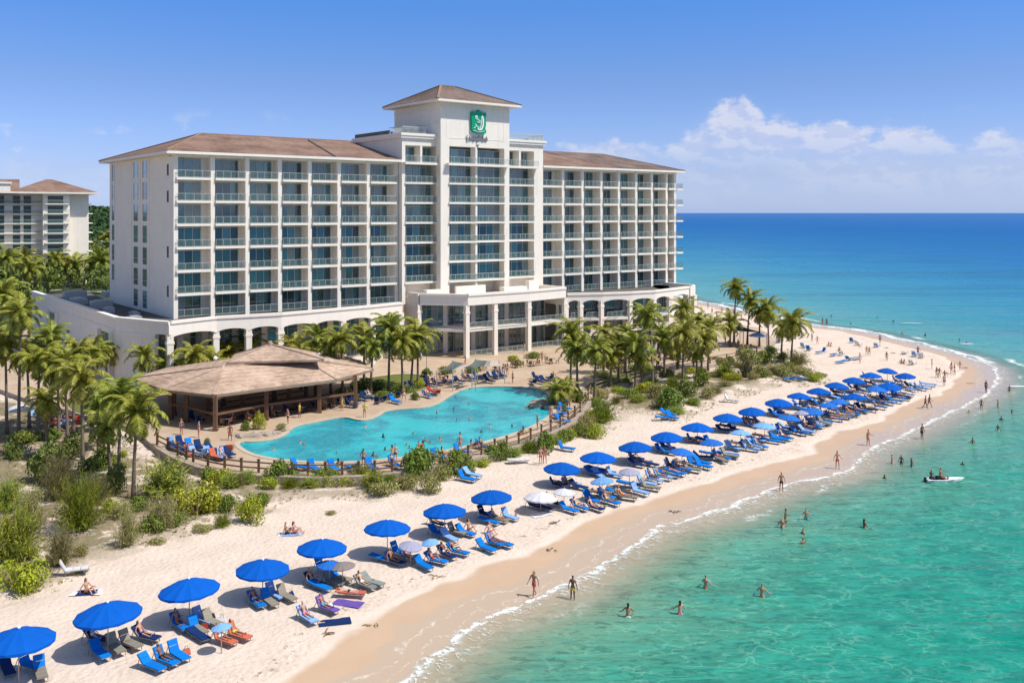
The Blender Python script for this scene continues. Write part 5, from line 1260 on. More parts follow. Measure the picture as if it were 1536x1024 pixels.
HAIR = {(k, l): hair_from(J, l) for k, J in POSES.items() for l in (0, 1)}
def person(p, rz, ps, label, group=None, skin=None, col=None, female=None, shirt=False, sc=1., sink=0.):
    skin = R.choice([0,0,1,1,2,3]) if skin is None else skin; col = R.randrange(len(CL)) if col is None else CLN.index(col) if isinstance(col, str) else col
    female = R.random() < .5 if female is None else female
    o = link('person', BODY[ps]); slotmat(o, SK[skin]); o.location = (p[0], p[1], p[2]-sink); o.rotation_euler = (0,0,rz); o.scale = (sc,sc,sc)
    tag(o, label, 'person', group)
    t = slotmat(link('trunks' if not female else 'bikini_bottom', CLO[(ps,'trunks')], o), CL[col])
    if shirt: slotmat(link('shirt', CLO[(ps,'shirt')], o), CL[(col*3+2) % 9])
    elif female: slotmat(link('bikini_top', CLO[(ps,'bikini')], o), CL[col])
    slotmat(link('hair', HAIR[(ps, 1 if female else 0)], o), R.choice(HR))
    return o
def uphi(p): return None
SEA = math.atan2(-.66, .752)        # towards the water on the near beach

# named clusters near the camera: (px, y, colour, back, extra turn, occupied, label)
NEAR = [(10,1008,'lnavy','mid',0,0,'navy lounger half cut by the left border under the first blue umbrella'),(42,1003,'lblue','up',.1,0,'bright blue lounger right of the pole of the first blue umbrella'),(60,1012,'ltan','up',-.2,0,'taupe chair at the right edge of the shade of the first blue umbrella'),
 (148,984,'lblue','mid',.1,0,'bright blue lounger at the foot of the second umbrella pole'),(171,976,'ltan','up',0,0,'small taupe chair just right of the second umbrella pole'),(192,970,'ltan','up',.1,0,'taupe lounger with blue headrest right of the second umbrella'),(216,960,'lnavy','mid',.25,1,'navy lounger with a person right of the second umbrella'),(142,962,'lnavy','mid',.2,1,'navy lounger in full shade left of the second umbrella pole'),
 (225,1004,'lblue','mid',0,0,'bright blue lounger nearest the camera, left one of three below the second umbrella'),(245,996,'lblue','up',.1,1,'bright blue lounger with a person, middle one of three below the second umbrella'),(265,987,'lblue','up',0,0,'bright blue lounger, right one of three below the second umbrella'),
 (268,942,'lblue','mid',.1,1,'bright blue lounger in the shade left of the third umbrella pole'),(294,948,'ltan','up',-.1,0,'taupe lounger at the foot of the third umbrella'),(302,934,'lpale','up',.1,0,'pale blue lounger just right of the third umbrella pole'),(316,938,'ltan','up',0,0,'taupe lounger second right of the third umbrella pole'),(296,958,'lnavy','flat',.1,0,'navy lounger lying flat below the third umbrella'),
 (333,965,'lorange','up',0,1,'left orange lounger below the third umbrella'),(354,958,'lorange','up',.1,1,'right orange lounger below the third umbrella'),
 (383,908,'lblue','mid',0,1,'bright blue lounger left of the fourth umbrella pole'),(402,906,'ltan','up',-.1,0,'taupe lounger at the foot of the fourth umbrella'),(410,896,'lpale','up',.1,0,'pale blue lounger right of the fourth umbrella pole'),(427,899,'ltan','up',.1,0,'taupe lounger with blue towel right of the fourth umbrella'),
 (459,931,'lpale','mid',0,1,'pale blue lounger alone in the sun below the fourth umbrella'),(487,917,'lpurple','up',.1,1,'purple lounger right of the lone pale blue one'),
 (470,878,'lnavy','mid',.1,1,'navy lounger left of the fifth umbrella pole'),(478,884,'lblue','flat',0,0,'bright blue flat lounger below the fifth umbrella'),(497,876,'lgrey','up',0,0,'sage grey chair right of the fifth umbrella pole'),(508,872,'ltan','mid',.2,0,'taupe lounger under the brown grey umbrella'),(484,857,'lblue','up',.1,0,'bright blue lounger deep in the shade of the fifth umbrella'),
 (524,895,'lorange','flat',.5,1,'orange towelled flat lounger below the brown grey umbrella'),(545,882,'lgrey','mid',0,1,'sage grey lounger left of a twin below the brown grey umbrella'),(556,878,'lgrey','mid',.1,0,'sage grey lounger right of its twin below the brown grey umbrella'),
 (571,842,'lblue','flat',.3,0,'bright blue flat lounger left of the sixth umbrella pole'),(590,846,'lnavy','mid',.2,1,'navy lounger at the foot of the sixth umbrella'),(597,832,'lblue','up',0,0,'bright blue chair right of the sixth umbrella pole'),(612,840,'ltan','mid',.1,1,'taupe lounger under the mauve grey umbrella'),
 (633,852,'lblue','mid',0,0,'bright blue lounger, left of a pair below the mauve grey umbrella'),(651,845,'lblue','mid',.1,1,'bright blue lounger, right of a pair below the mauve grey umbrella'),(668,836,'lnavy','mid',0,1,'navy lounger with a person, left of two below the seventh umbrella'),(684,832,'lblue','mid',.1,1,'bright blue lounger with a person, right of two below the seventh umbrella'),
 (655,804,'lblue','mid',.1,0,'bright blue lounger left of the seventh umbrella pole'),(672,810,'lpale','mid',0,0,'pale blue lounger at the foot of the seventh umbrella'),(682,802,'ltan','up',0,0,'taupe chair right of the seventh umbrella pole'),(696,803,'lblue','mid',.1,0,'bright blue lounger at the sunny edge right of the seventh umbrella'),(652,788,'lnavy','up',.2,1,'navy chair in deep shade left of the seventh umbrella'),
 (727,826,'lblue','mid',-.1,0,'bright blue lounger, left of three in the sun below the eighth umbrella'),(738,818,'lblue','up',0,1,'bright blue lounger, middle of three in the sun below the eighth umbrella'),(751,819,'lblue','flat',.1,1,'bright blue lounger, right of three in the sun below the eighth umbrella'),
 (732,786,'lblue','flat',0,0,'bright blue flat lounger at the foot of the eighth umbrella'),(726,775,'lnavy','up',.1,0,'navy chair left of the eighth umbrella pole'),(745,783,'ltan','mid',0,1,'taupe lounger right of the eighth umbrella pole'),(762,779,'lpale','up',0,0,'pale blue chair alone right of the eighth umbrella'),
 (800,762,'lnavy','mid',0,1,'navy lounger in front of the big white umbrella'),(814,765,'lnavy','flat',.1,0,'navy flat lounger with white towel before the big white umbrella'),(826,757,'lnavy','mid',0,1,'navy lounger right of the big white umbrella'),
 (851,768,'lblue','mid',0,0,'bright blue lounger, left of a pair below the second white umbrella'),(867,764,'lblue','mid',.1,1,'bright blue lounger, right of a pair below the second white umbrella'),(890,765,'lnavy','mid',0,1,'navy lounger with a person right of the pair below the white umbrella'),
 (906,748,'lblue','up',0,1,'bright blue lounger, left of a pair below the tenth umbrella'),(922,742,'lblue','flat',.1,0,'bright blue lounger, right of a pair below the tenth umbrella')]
PLC = 'loungers on the near beach'
BAGN = [0]
def bag(p, rz, lab):
    if len(lab.split()) > 12: return
    k = R.choice(['lred','lnavy','ltan','umbwhite','lorange','dark']); n = {'lred':'red','lnavy':'navy','ltan':'taupe','umbwhite':'white','lorange':'orange','dark':'black'}[k]
    q = Vector((p[0]+math.cos(rz+1.57)*.62+R.uniform(-.2,.2), p[1]+math.sin(rz+1.57)*.62, p[2])); mb = MB()
    mb.prism([(-.22,-.11),(.22,-.11),(.22,.11),(-.22,.11)], 0, .08); n0 = len(mb.v)
    mb.quad((-.22,-.11,.08),(.22,-.11,.08),(.17,-.04,.32),(-.17,-.04,.32)); mb.quad((.22,.11,.08),(-.22,.11,.08),(-.17,.04,.32),(.17,.04,.32)); mb.quad((.22,-.11,.08),(.22,.11,.08),(.17,.04,.32),(.17,-.04,.32)); mb.quad((-.22,.11,.08),(-.22,-.11,.08),(-.17,-.04,.32),(-.17,.04,.32)); mb.quad((-.17,-.04,.32),(.17,-.04,.32),(.17,.04,.32),(-.17,.04,.32))
    t = thing('beach_bag', n+' bag beside the '+lab, 'bag', tuple(q), R.uniform(0,3)); mb.obj('bag_body', M[k], t)
    mb = MB()
    for s in (-.05,.05): mb.tube([(-.1,s,.3),(-.06,s,.45),(.06,s,.45),(.1,s,.3)], [.012]*4, 5)
    mb.obj('handle', M['straw'], t)
def put_lounger(x, y, k, bk, tw, occ, lab, grp):
    p = GP(x, y); rz = SEA+tw+R.uniform(-.18,.18)
    t_ = lounger(p, rz, k, lab, grp, bk, 'lblue' if k == 'ltan' and R.random() < .5 else None)
    t_.scale = (.88,.88,.88)
    if R.random() < .4: bag(p, rz, lab)
    if occ:
        ps = {'up':'recline','mid':'recline2' if R.random() < .45 else 'recline','flat':'towel'}[bk]
        q = Vector(p); zoff = {'up':-.02,'mid':-.02,'flat':.27}[bk]
        col = R.randrange(9); fem = R.random() < .5
        short = lab.split(' ', 1)
        q += Vector((math.cos(rz)*0, math.sin(rz)*0, zoff)) if bk != 'flat' else Vector((math.cos(rz)*-.1, math.sin(rz)*-.1, zoff))
        person(q, rz, ps, ('%s in %s swimwear on the %s' % (R.choice(['person','sunbather']), CLN[col], lab)), 'sunbathers on the near beach', None, col, fem, False, .88)
def clip16(s):
    w = s.split(); return ' '.join(w[:16])
def wds(s, n=16): return len(s.split()) <= n
for a in NEAR:
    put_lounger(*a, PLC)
# the long double row: loungers below and beside every further umbrella
FARG = 'loungers along the long umbrella rows'
PN = 0
SIDE = [(-9,3,'left of'),(0,6,'at the foot of'),(9,2,'right of'),(20,5,'far right of'),(-3,-4,'in the shade behind')]
for i in range(8, 23):
    x0, y0 = ROWA[i][:2]; s = (y0-HY)/409
    for j, (dx, dy, wd) in enumerate(SIDE):
        if R.random() < .12: continue
        k = R.choice(['lblue','lblue','lblue','lnavy','lnavy','lpale']); bk = R.choice(['up','mid','mid','flat'])
        lab = '%s lounger %s the pole of the %s deep blue umbrella' % (COLN[k], wd, nth(i+1))
        p = GP(x0+dx*s*1.15+R.uniform(-1,1), y0+dy*s+R.uniform(-1,1)*.6); rz = SEA+R.uniform(-.5,.55)
        lounger(p, rz, k, lab, FARG, bk).scale = (.9,.9,.9)
        if R.random() < .5:
            col = R.randrange(9); person(Vector(p)+Vector((0,0,.27 if bk == 'flat' else -.02)), rz, 'towel' if bk == 'flat' else R.choice(['recline','recline2']), 'person in %s on the lounger %s the %s deep blue umbrella pole' % (CLN[col], wd, nth(i+1)), 'sunbathers along the long rows', None, col)
for i, b in enumerate(UB):
    for j, (dx, dy, wd) in enumerate([(-1.0,-.2,'left under'),(.5,-.7,'before'),(1.7,.5,'right of'),(.1,1.3,'behind')]):
        k = R.choice(['lblue','lblue','lnavy','lpale','ltan']); bk = R.choice(['up','mid','flat'])
        x = b.x+dx+R.uniform(-.2,.2); y = b.y+dy; p = (x, y, gz(x, y)); rz = SEA+R.uniform(-.5,.5)
        lounger(p, rz, k, '%s lounger %s the %s small umbrella of the front row' % (COLN[k], wd, nth(i+1)), FARG, bk)
        if R.random() < .45: col = R.randrange(9); person((x, y, p[2]+(.27 if bk == 'flat' else -.02)), rz, 'towel' if bk == 'flat' else 'recline', 'person in %s lying %s the %s small front row umbrella' % (CLN[col], wd, nth(i+1)), 'sunbathers along the long rows', None, col)
FRONT = [(966,729),(978,722),(990,719),(1002,715),(1012,712),(1020,707),(1040,700),(1050,697),(1078,690),(1090,685),(1120,676),(1131,672),(1165,662),(1175,659),(1197,652),(1208,650),(1222,640),(1233,636),(1248,631),(1262,627),(1276,624),(1288,619),(1302,617),(1316,613),(1328,607),(1340,604),(1352,600),(1345,592),(1358,594)]
for i, (x, y) in enumerate(FRONT):
    k = R.choice(['lblue','lblue','lblue','lpale','lnavy']); bk = R.choice(['up','mid','flat','mid']); p = GP(x, y); rz = SEA+R.uniform(-.25,.25)
    lounger(p, rz, k, '%s lounger in the sunny line nearest the sea, %s from the left' % (COLN[k], nth(i+1)), 'loungers of the sunny line nearest the sea', bk)
    if R.random() < .4: col = R.randrange(9); person(Vector(p)+Vector((0,0,.27 if bk == 'flat' else -.02)), rz, 'towel' if bk == 'flat' else 'recline', 'person in %s on the %s lounger of the line nearest the sea' % (CLN[col], nth(i+1)), 'sunbathers along the long rows', None, col)
# scattered groups on the upper beach and round the point
UP = [(697,722,.2),(706,716,.1),(690,712,.4),(776,695,1.),(846,676,.3),(1000,624,.1),(995,630,.6),(1006,629,-.3),(1094,603,.2),(1185,572,2.9),(1197,571,3.),(1210,570,.3),(1278,514,.2),(1287,518,.1),(1205,522,.1),(1213,526,.3),(1233,530,2.8),(1250,534,.2),(1262,533,.4),(1273,541,.1),(1286,539,.2),(1262,545,3.),(1357,531,.2),(1372,535,.1),(1382,537,.3),(1315,521,.2),(1368,547,.1),(1378,585,.1),(1386,582,.3),(1372,588,2.9),(1391,579,.2),(1160,516,.1),(1168,514,.2),(1300,560+8,.3)]
WH = ['on the upper sand below the pool wall','near the dune thicket','on the upper sand towards the point','on the far side of the point']
for i, (x, y, tw) in enumerate(UP):
    k = R.choice(['lblue','lblue','lpale','lblue','umbwhite']); p = GP(x, y); wh = WH[0] if x < 900 else WH[1] if x < 1100 else WH[2] if y > 560 else WH[3]
    lounger(p, SEA+tw+(1.4 if y < 560 else 0), k, '%s lounger %s, %s of the scattered ones from the left' % (COLN[k], wh, nth(sorted(u[0] for u in UP).index(x)+1)), 'scattered loungers away from the rows', R.choice(['up','mid','flat']))
lounger(GP(104,862), .4, 'umbwhite', 'white beach chair alone beside the dune scrub in the left foreground', None, 'up')
# towels with people
def towel(x, y, k, rz, lab, grp=None):
    p = GP(x, y); mb = MB(); n = 5
    for i in range(n):
        for j in range(3):
            def q(a, b): return (-.95+1.9*a/n, -.45+.9*b/3, .015+.02*math.sin(a*2.1+b*1.7)+.02)
            mb.quad(q(i,j), q(i+1,j), q(i+1,j+1), q(i,j+1), 1 if i in (0,4) and k in ('lpale','lnavy') and lab.startswith(('blue and','dark str')) else 0)
    o = mb.obj('beach_towel', [M[k], M['umbwhite']]); o.location = p; o.rotation_euler = (0,0,rz); tag(o, lab, 'towel', grp); return p
p = towel(436,801,'lpale',.2,'blue and white towel on bare sand above the fourth umbrella')
person(p+Vector((-.35,0,.02)), .3, 'ground', 'left person sitting on the towel above the fourth umbrella', None, 1, 'black', False); person(p+Vector((.25,.1,.02)), 0, 'ground', 'right person sitting on the towel above the fourth umbrella', None, 0, 'red', True)
p = towel(130,889,'lnavy',.1,'dark striped towel below the left dune scrub'); person(p+Vector((0,0,.02)), -.4, 'ground', 'person sitting on the dark striped towel below the dune scrub', None, 0, 'orange', True)
p = towel(522,905,'lpurple',-.3,'purple towel beside the orange flat lounger'); p = towel(502,933,'lnavy',.3,'crumpled navy towel on sand right of the purple lounger')
p = towel(812,772,'umbwhite',.6,'white towel spread before the big white umbrella')
person(GP(811,697), -1.2, 'stand', 'left of two people standing on the upper sand near the pool wall', None, 0, 'red', True); person(GP(817,695), -1.6, 'stand2', 'right of two people standing on the upper sand near the pool wall', None, 1, 'orange', False)
person(GP(734,800), SEA, 'ground', 'person in pink sitting on sand between seventh and eighth umbrellas', None, 3, 'pink', True)
person(GP(703,796), SEA, 'ground', 'person in red sitting on sand right of the seventh umbrella', None, 0, 'red', True)
# walkers on the wet sand and bathers
def wp(x, y, dz): return G(x, y, WL) if dz else GP(x, y)
for x, y, ps, rz, col, fem, lab, sk in [(801,895,'walk',-2.2,'red',True,'person in a red outfit walking on the wet sand nearest the camera',1),(1172,737,'stand',-1.4,'black',False,'person in black trunks standing on wet sand below the long umbrella rows',1),
    (1256,703,'stand2',-1.5,'red',True,'person standing at the foam edge between two lone walkers',0),(1302,668,'stand2',-.9,'orange',False,'person standing on wet sand with right arm bent, alone',1),(1388,613,'walk',-.5,'black',False,'left of two tall dark walkers near the point',2),(1394,611,'walk',-.4,'navy',False,'right of two tall dark walkers near the point',2),
    (1479,589,'stand',.3,'navy',False,'dark figure standing on the wet tip of the point',2),(1383,659,'stand','-1','black',False,'dark figure ankle deep off the wet sand of the point',2),(1417,573,'stand2',1.,'white',True,'figure beside the small pale parasol on the point',1),
    (1427,560,'stand',2.,'red',True,'person in red among the group at the tip of the point',0),(1432,562,'stand2',2.4,'white',False,'person in white among the group at the tip of the point',1),(1240,489,'stand',1.,'black',False,'tiny walker at the far surf near the tall palms',2),(1234,488,'walk',1.,'red',True,'tiny red clad walker at the far surf near the tall palms',1),(1320,515,'stand',1.,'navy',True,'person standing behind the loungers on the far side of the point',1),(1377,534,'stand2',1.2,'black',False,'person standing by the loungers on the far side of the point',2),(1290,545,'stand',-1.,'white',True,'pale figure on sand between far loungers and umbrellas',3)]:
    person(GP(x, y), float(rz), ps, lab, None, sk, col, fem)
BATH = [(859,897,.25,'at the foam edge near the walker in red'),(942,925,.85,'waist deep, leftmost of four in the near water'),(1020,921,.85,'waist deep, second of four in the near water'),(1058,882,.85,'waist deep, third of four and farthest up'),(1143,895,.85,'waist deep with arms out, rightmost of four in the near water'),
 (1178,784,.55,'taller of a close pair in knee deep water'),(1173,791,.9,'lower one of a close pair in shallow water'),(1209,779,.8,'right of the close pair in shallow water'),(1296,791,1.0,'chest deep far right of the close pair'),(1205,800,1.3,'only head showing below the close pair'),(1204,815,1.2,'head and shoulders showing below another swimmer'),
 (1327,717,1.25,'deep in water left of the white boat'),(1338,695,.6,'leftmost of three slim waders above the boat'),(1352,696,.6,'middle of three slim waders above the boat'),(1367,700,.6,'rightmost of three slim waders above the boat'),(1444,697,1.2,'deep in water just above right of the boat'),(1459,665,.9,'waist deep between boat and point'),(1497,647,.7,'waist deep at the right border'),(1472,612,.3,'knee deep dark figure off the tip of the point'),(1497,611,.5,'knee deep right of the dark figure off the point'),(1514,586,.7,'beside a small board off the point tip'),(1518,620,1.1,'shoulder deep off the point tip at the right'),(1502,630,1.1,'shoulder deep below the two off the point'),
 (1453,618,1.3,'head above shallow water below the point'),(1340,482,1.1,'swimmer in the far bay left of the board'),(1353,501,1.,'waist deep in the far bay surf'),(1388,504,.9,'waist deep in the far bay right of the board'),(1439,513,.8,'dark surfer shape in the far bay at right'),(1450,514,1.2,'swimmer just right of the dark surfer'),(1316,475,1.2,'farthest swimmer in the bay'),(1276,486,1.1,'swimmer close to the far surf line'),(1247,474,1.1,'swimmer left in the far bay')]
for i, (x, y, sink, lab) in enumerate(BATH):
    p = G(x, y, WL); person(p, R.uniform(-3,3), 'wade' if i in (1,2,3,4,7,8) else R.choice(['stand','stand','stand2']), 'bather '+lab, 'bathers in the sea', R.choice([0,1,2]) if x < 1300 else R.choice([1,2,2]), None, None, False, 1.0 if y > 760 else .85, sink*(1. if y > 760 else .9))
# far beach crowd behind the palms
for i, (x, y) in enumerate([(1045,465),(1052,470),(1068,472),(1075,477),(1083,470),(1090,478),(1058,480),(1100,474),(1112,482),(1062,463)]):
    person(GP(x, y), R.uniform(-3,3), R.choice(['stand','walk','stand2']), 'tiny person on the far sand beyond the palms, %s from the left' % nth(sorted([1045,1052,1068,1075,1083,1090,1058,1100,1112,1062]).index(x)+1), 'people on the far sand beyond the palms')

# ---------------------------------------------------------------- boat, boards
p = G(1413, 722, WL); bt = thing('small_boat', 'small white motor boat with two people floating off the beach', 'boat', tuple(p), .08)
mb = MB(); sec = [(-1.5,.44,.06,.27),(-1.0,.52,.0,.26),(0,.55,-.02,.26),(.9,.46,.02,.28),(1.6,.26,.1,.32),(2.1,.03,.26,.36)]
ring = []
for x, w, zb, zt in sec: ring.append([(x,-w,zt),(x,-w*.85,zb),(x,0,zb-.12),(x,w*.85,zb),(x,w,zt),(x,w-.09,zt+.02),(x,0,zt-.12 if abs(x) < 1.2 else zt+.02),(x,-w+.09 if w > .1 else -w,zt+.02)])
for a, b in zip(ring, ring[1:]):
    for j in range(8): mb.quad(a[j], b[j], b[(j+1) % 8], a[(j+1) % 8])
mb.poly(ring[0][::-1]); mb.obj('hull', M['white'], bt, True)
mb = MB(); mb.box(-.55,.15,-.2,.2,.2,.5); mb.box(-1.1,-.7,-.25,.25,.2,.42); mb.obj('seat', M['dark'], bt)
mb = MB(); mb.box(-1.68,-1.5,-.1,.1,.05,.42); mb.box(-1.66,-1.56,-.05,.05,-.3,.05); mb.obj('outboard_motor', M['dark'], bt)
mb = MB(); mb.box(.5,.62,-.12,.12,.2,.55); mb.bar((.5,-.25,.6), (.5,.25,.6), .04,.04); mb.obj('console', M['metalgrey'], bt)
for a, b in zip(sec, sec[1:]): pass
mb = MB(); mb.bar((-1.4,-.5,.22), (.9,-.49,.24), .03,.06); mb.obj('rub_rail', M['dark'], bt)
person(Vector(p)+Vector((-.15,0,-.04)), -.6, 'sit', 'person in red sitting amidships in the white boat', None, 1, 'red', False); person(Vector(p)+Vector((-.95,.05,-.08)), .6, 'sit', 'dark haired person sitting at the stern of the white boat', None, 2, 'black', False, False, .85)
def board(x, y, L_, rz, lab, col='white'):
    p = G(x, y, WL); mb = MB(); n = 10; up = []; 
    for i in range(n+1): t = i/n; w = .3*math.sin(math.pi*min(.97, max(.03, t)))**.6; up.append((L_*(t-.5), w))
    mb.prism([(a,-w) for a, w in up]+[(a,w) for a, w in up[::-1]], .02, .11); mb.bar((-L_*.4,0,.0),(-L_*.35,0,-.15),.02,.1)
    o = mb.obj('surfboard', M[col]); o.location = p; o.rotation_euler = (0,0,rz); tag(o, lab, 'surfboard', None)
board(1365,485,5.2,-.2,'long white board floating in the far bay'); board(1449,516,2.6,0,'short white board right of the dark surfer in the far bay'); board(1524,580,2.6,.1,'white board at the right border off the point')
# ---------------------------------------------------------------- deck edge fence
FP = [(236,672),(252,680),(267,687),(280,694),(290,698),(312,704),(337,709),(362,712),(388,714),(412,716),(438,717.5),(462,718),(488,718),(513,717.5),(538,717),(562,716),(588,713),(613,710),(638,706),(660,702),(682,697),(702,692),(722,687),(742,682),(760,677),(778,672),(796,665),(812,659),(826,653),(840,647),(852,640),(862,632),(870,624),(878,613),(882,603),(886,594)]
fpts = [G(x, y-3, DZ) for x, y in FP]
fpts = [G(x, y-5.5, DZ) for x, y in FP]
f0 = fpts[0]; fe = thing('timber_fence', 'weathered timber post and rail fence curving round the seaward side of the pool deck', 'fence', tuple(f0))
for i, q in enumerate(fpts):
    h = 1.15 if q.y < 100 else 1.3
    mb = MB(); o = q-f0; mb.bar(o, o+Vector((0,0,h)), .2, .2); mb.bar(o+Vector((0,0,h)), o+Vector((0,0,h+.07)), .28,.28); mb.obj('post', M['wood'], fe)
    if i < len(fpts)-1:
        o2 = fpts[i+1]-f0; mb = MB()
        for z in (.42,.92): mb.bar(o+Vector((0,0,z)), o2+Vector((0,0,z)), .07,.13)
        mb.obj('rail', M['woodlight'] if i % 5 else M['wood'], fe)
# path fence on the right
gp = [G(x, y, DZ) for x, y in [(893,586),(915,579),(940,572),(965,566),(990,559),(1015,554),(1040,549),(1065,545),(1090,541),(1112,537),(1135,530)]]
fe = thing('timber_fence', 'low timber rail fence beside the path behind the right palms', 'fence', tuple(gp[0]))
for i, q in enumerate(gp):
    o = q-gp[0]; mb = MB(); mb.bar(o, o+Vector((0,0,1.1)), .18,.18); mb.obj('post', M['wood'], fe)
    if i < len(gp)-1:
        o2 = gp[i+1]-gp[0]; mb = MB(); mb.bar(o+Vector((0,0,.5)), o2+Vector((0,0,.5)), .07,.12); mb.bar(o+Vector((0,0,1.)), o2+Vector((0,0,1.)), .07,.12); mb.obj('rail', M['woodlight'], fe)
# ---------------------------------------------------------------- shade sails, parasols on the deck
def sail(pxs, lab, zlo=3., zhi=4.6, mt='sailcloth'):
    c = [G(x, y, z) for x, y, z in pxs]; o = sum(c, Vector())/len(c); t = thing('shade_sail', lab, 'shade sail', (o.x, o.y, DZ)); mb = MB(); N = 6
    o = Vector((o.x, o.y, DZ)); A, B_, C_, D_ = [q-o for q in c]
    def P(u, v):
        u_ = .5+(u-.5)*(1-.18*math.sin(math.pi*v)); v_ = .5+(v-.5)*(1-.18*math.sin(math.pi*u))
        return A.lerp(B_, u_).lerp(D_.lerp(C_, u_), v_)
    for i in range(N):
        for j in range(N): mb.quad(P(i/N,j/N), P((i+1)/N,j/N), P((i+1)/N,(j+1)/N), P(i/N,(j+1)/N))
    mb.obj('canvas', M[mt], t, True)
    for q in (A, B_, C_, D_): mb = MB(); mb.bar((q.x,q.y,0), (q.x,q.y,q.z+.1), .12,.12); mb.obj('post', M['metalgrey'], t)
M['sailcloth'] = mat('sail_canvas', (.50,.42,.36), .8, trans=.2)
sail([(655,557,3.0),(708,553,3.2),(716,546,3.2),(679,541,4.6)], 'tan shade sail with a peak at its left near the entrance block')
sail([(693,552,3.2),(757,549,3.0),(748,541,3.3),(713,539,4.8)], 'tan shade sail overlapping the first one on its right')
sail([(878,505,3.6),(935,501,3.8),(930,490,4.2),(885,492,4.)], 'pale shade sail in front of the right arcade')
sail([(945,497,3.6),(1005,489,3.4),(1010,482,3.6),(955,484,4.4)], 'pale shade sail at the far end of the right arcade')
sail([(1070,492,3.2),(1115,497,3.2),(1150,500,3.2),(1110,488,3.6)], 'dark shade sail between the tall palms at the point', mt='dark')
def parasol(x, y, k, lab, w=3., h=2.5):
    umbrella(k, G(x, y, DZ), w, lab, 'parasols on the hotel deck', (0,0), h, False)
for x, y, k, lab in [(908,545,'umbwhite','white parasol among tables behind the right palms'),(975,540,'umbgrey','mauve parasol left of the beach path end'),(1040,528,'umbwhite','white parasol near the beach path end'),(1136,520,'umb3','pale blue parasol beside the tall palms'),(30,640,'umbwhite','white parasol behind trunks at the far left')]: parasol(x, y, k, lab)
# ---------------------------------------------------------------- deck furniture
def dk(x, y): return G(x, y, DZ)
SP = [(f'{w} {a}') for w in [''] for a in ['']]
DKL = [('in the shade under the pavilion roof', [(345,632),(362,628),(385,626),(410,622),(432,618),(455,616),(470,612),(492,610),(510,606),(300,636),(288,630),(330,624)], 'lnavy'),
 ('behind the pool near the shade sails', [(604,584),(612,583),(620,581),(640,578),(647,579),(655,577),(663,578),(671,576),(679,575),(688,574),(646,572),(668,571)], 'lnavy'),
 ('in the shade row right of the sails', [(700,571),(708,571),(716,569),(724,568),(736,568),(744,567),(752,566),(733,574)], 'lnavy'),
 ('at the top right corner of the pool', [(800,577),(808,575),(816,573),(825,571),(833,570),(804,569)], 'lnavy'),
 ('on the terrace left of the pool', [(256,671),(264,676),(273,679),(283,682),(292,684),(302,687),(312,686),(322,689),(332,688),(341,684),(270,668),(284,672),(298,674),(318,678),(345,677)], 'mix'),
 ('between pavilion and pool steps', [(518,606),(524,611),(530,604),(545,600),(555,597),(566,606),(575,602),(583,599),(592,605),(598,596),(648,590),(655,593),(640,596)], 'mix'),
 ('along the seaward edge of the pool', [(446,704),(470,706),(500,707),(528,706),(556,704),(590,700),(622,695),(655,689),(690,681),(725,674)], 'lblue'),
 ('in the grove at the far left', [(52,628),(60,631),(70,628),(80,633),(90,630),(100,636),(110,632),(66,622),(84,622),(118,638),(95,641),(74,640)], 'mix'),
 ('beside the fence at the right end of the pool', [(836,628),(842,622),(846,615),(850,607),(842,634)], 'lblue')]
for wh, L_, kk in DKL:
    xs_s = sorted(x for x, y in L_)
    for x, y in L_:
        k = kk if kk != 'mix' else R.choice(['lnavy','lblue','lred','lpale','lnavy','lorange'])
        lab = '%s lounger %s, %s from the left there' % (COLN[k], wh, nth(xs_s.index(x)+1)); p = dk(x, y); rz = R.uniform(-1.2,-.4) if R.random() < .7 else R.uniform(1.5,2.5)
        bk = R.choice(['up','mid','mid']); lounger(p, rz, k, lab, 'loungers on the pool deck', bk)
        if R.random() < .4: person(Vector(p)+Vector((0,0,-.02)), rz, 'recline', 'person on the %s lounger %s' % (nth(xs_s.index(x)+1), wh), 'sunbathers on the pool deck')
# tables with chairs
def table_mesh():
    mb = MB(); mb.tube([(0,0,.72),(0,0,.76)], [.5,.5], 14); a = mb.mesh('table_top', M['woodlight'])
    mb = MB(); mb.tube([(0,0,0),(0,0,.72)], [.05,.05], 8); mb.tube([(0,0,0),(0,0,.04)], [.28,.25], 10); return a, mb.mesh('table_base', M['dark'])
TT, TB = table_mesh()
mb = MB(); mb.box(-.22,.22,-.22,.22,.42,.48); CS = mb.mesh('chair_seat', M['wood'])
mb = MB(); mb.box(-.22,-.17,-.22,.22,.55,.95); CBk = mb.mesh('chair_back', M['wood'])
def leg_me(x, y, h): m_ = MB(); m_.box(x-.02,x+.02,y-.02,y+.02,0,h); return m_.mesh('chair_leg', M['dark'])
CLG = [leg_me(-.19,-.19,.9), leg_me(-.19,.19,.9), leg_me(.19,-.19,.42), leg_me(.19,.19,.42)]
TAB = [('under the pavilion front', [PV0+PU*(2+3.2*i)+PVv*1.8 for i in range(5)]), ('behind the right palms', [dk(x, y) for x, y in [(900,552),(918,548),(936,546),(955,543),(972,546),(990,540),(1008,537),(1025,534),(1042,532),(925,557),(985,549),(1060,530),(1100,520),(1120,525)]]), ('before the entrance block', [dk(x, y) for x, y in [(720,556),(748,556),(775,551),(800,549),(828,545)]])]
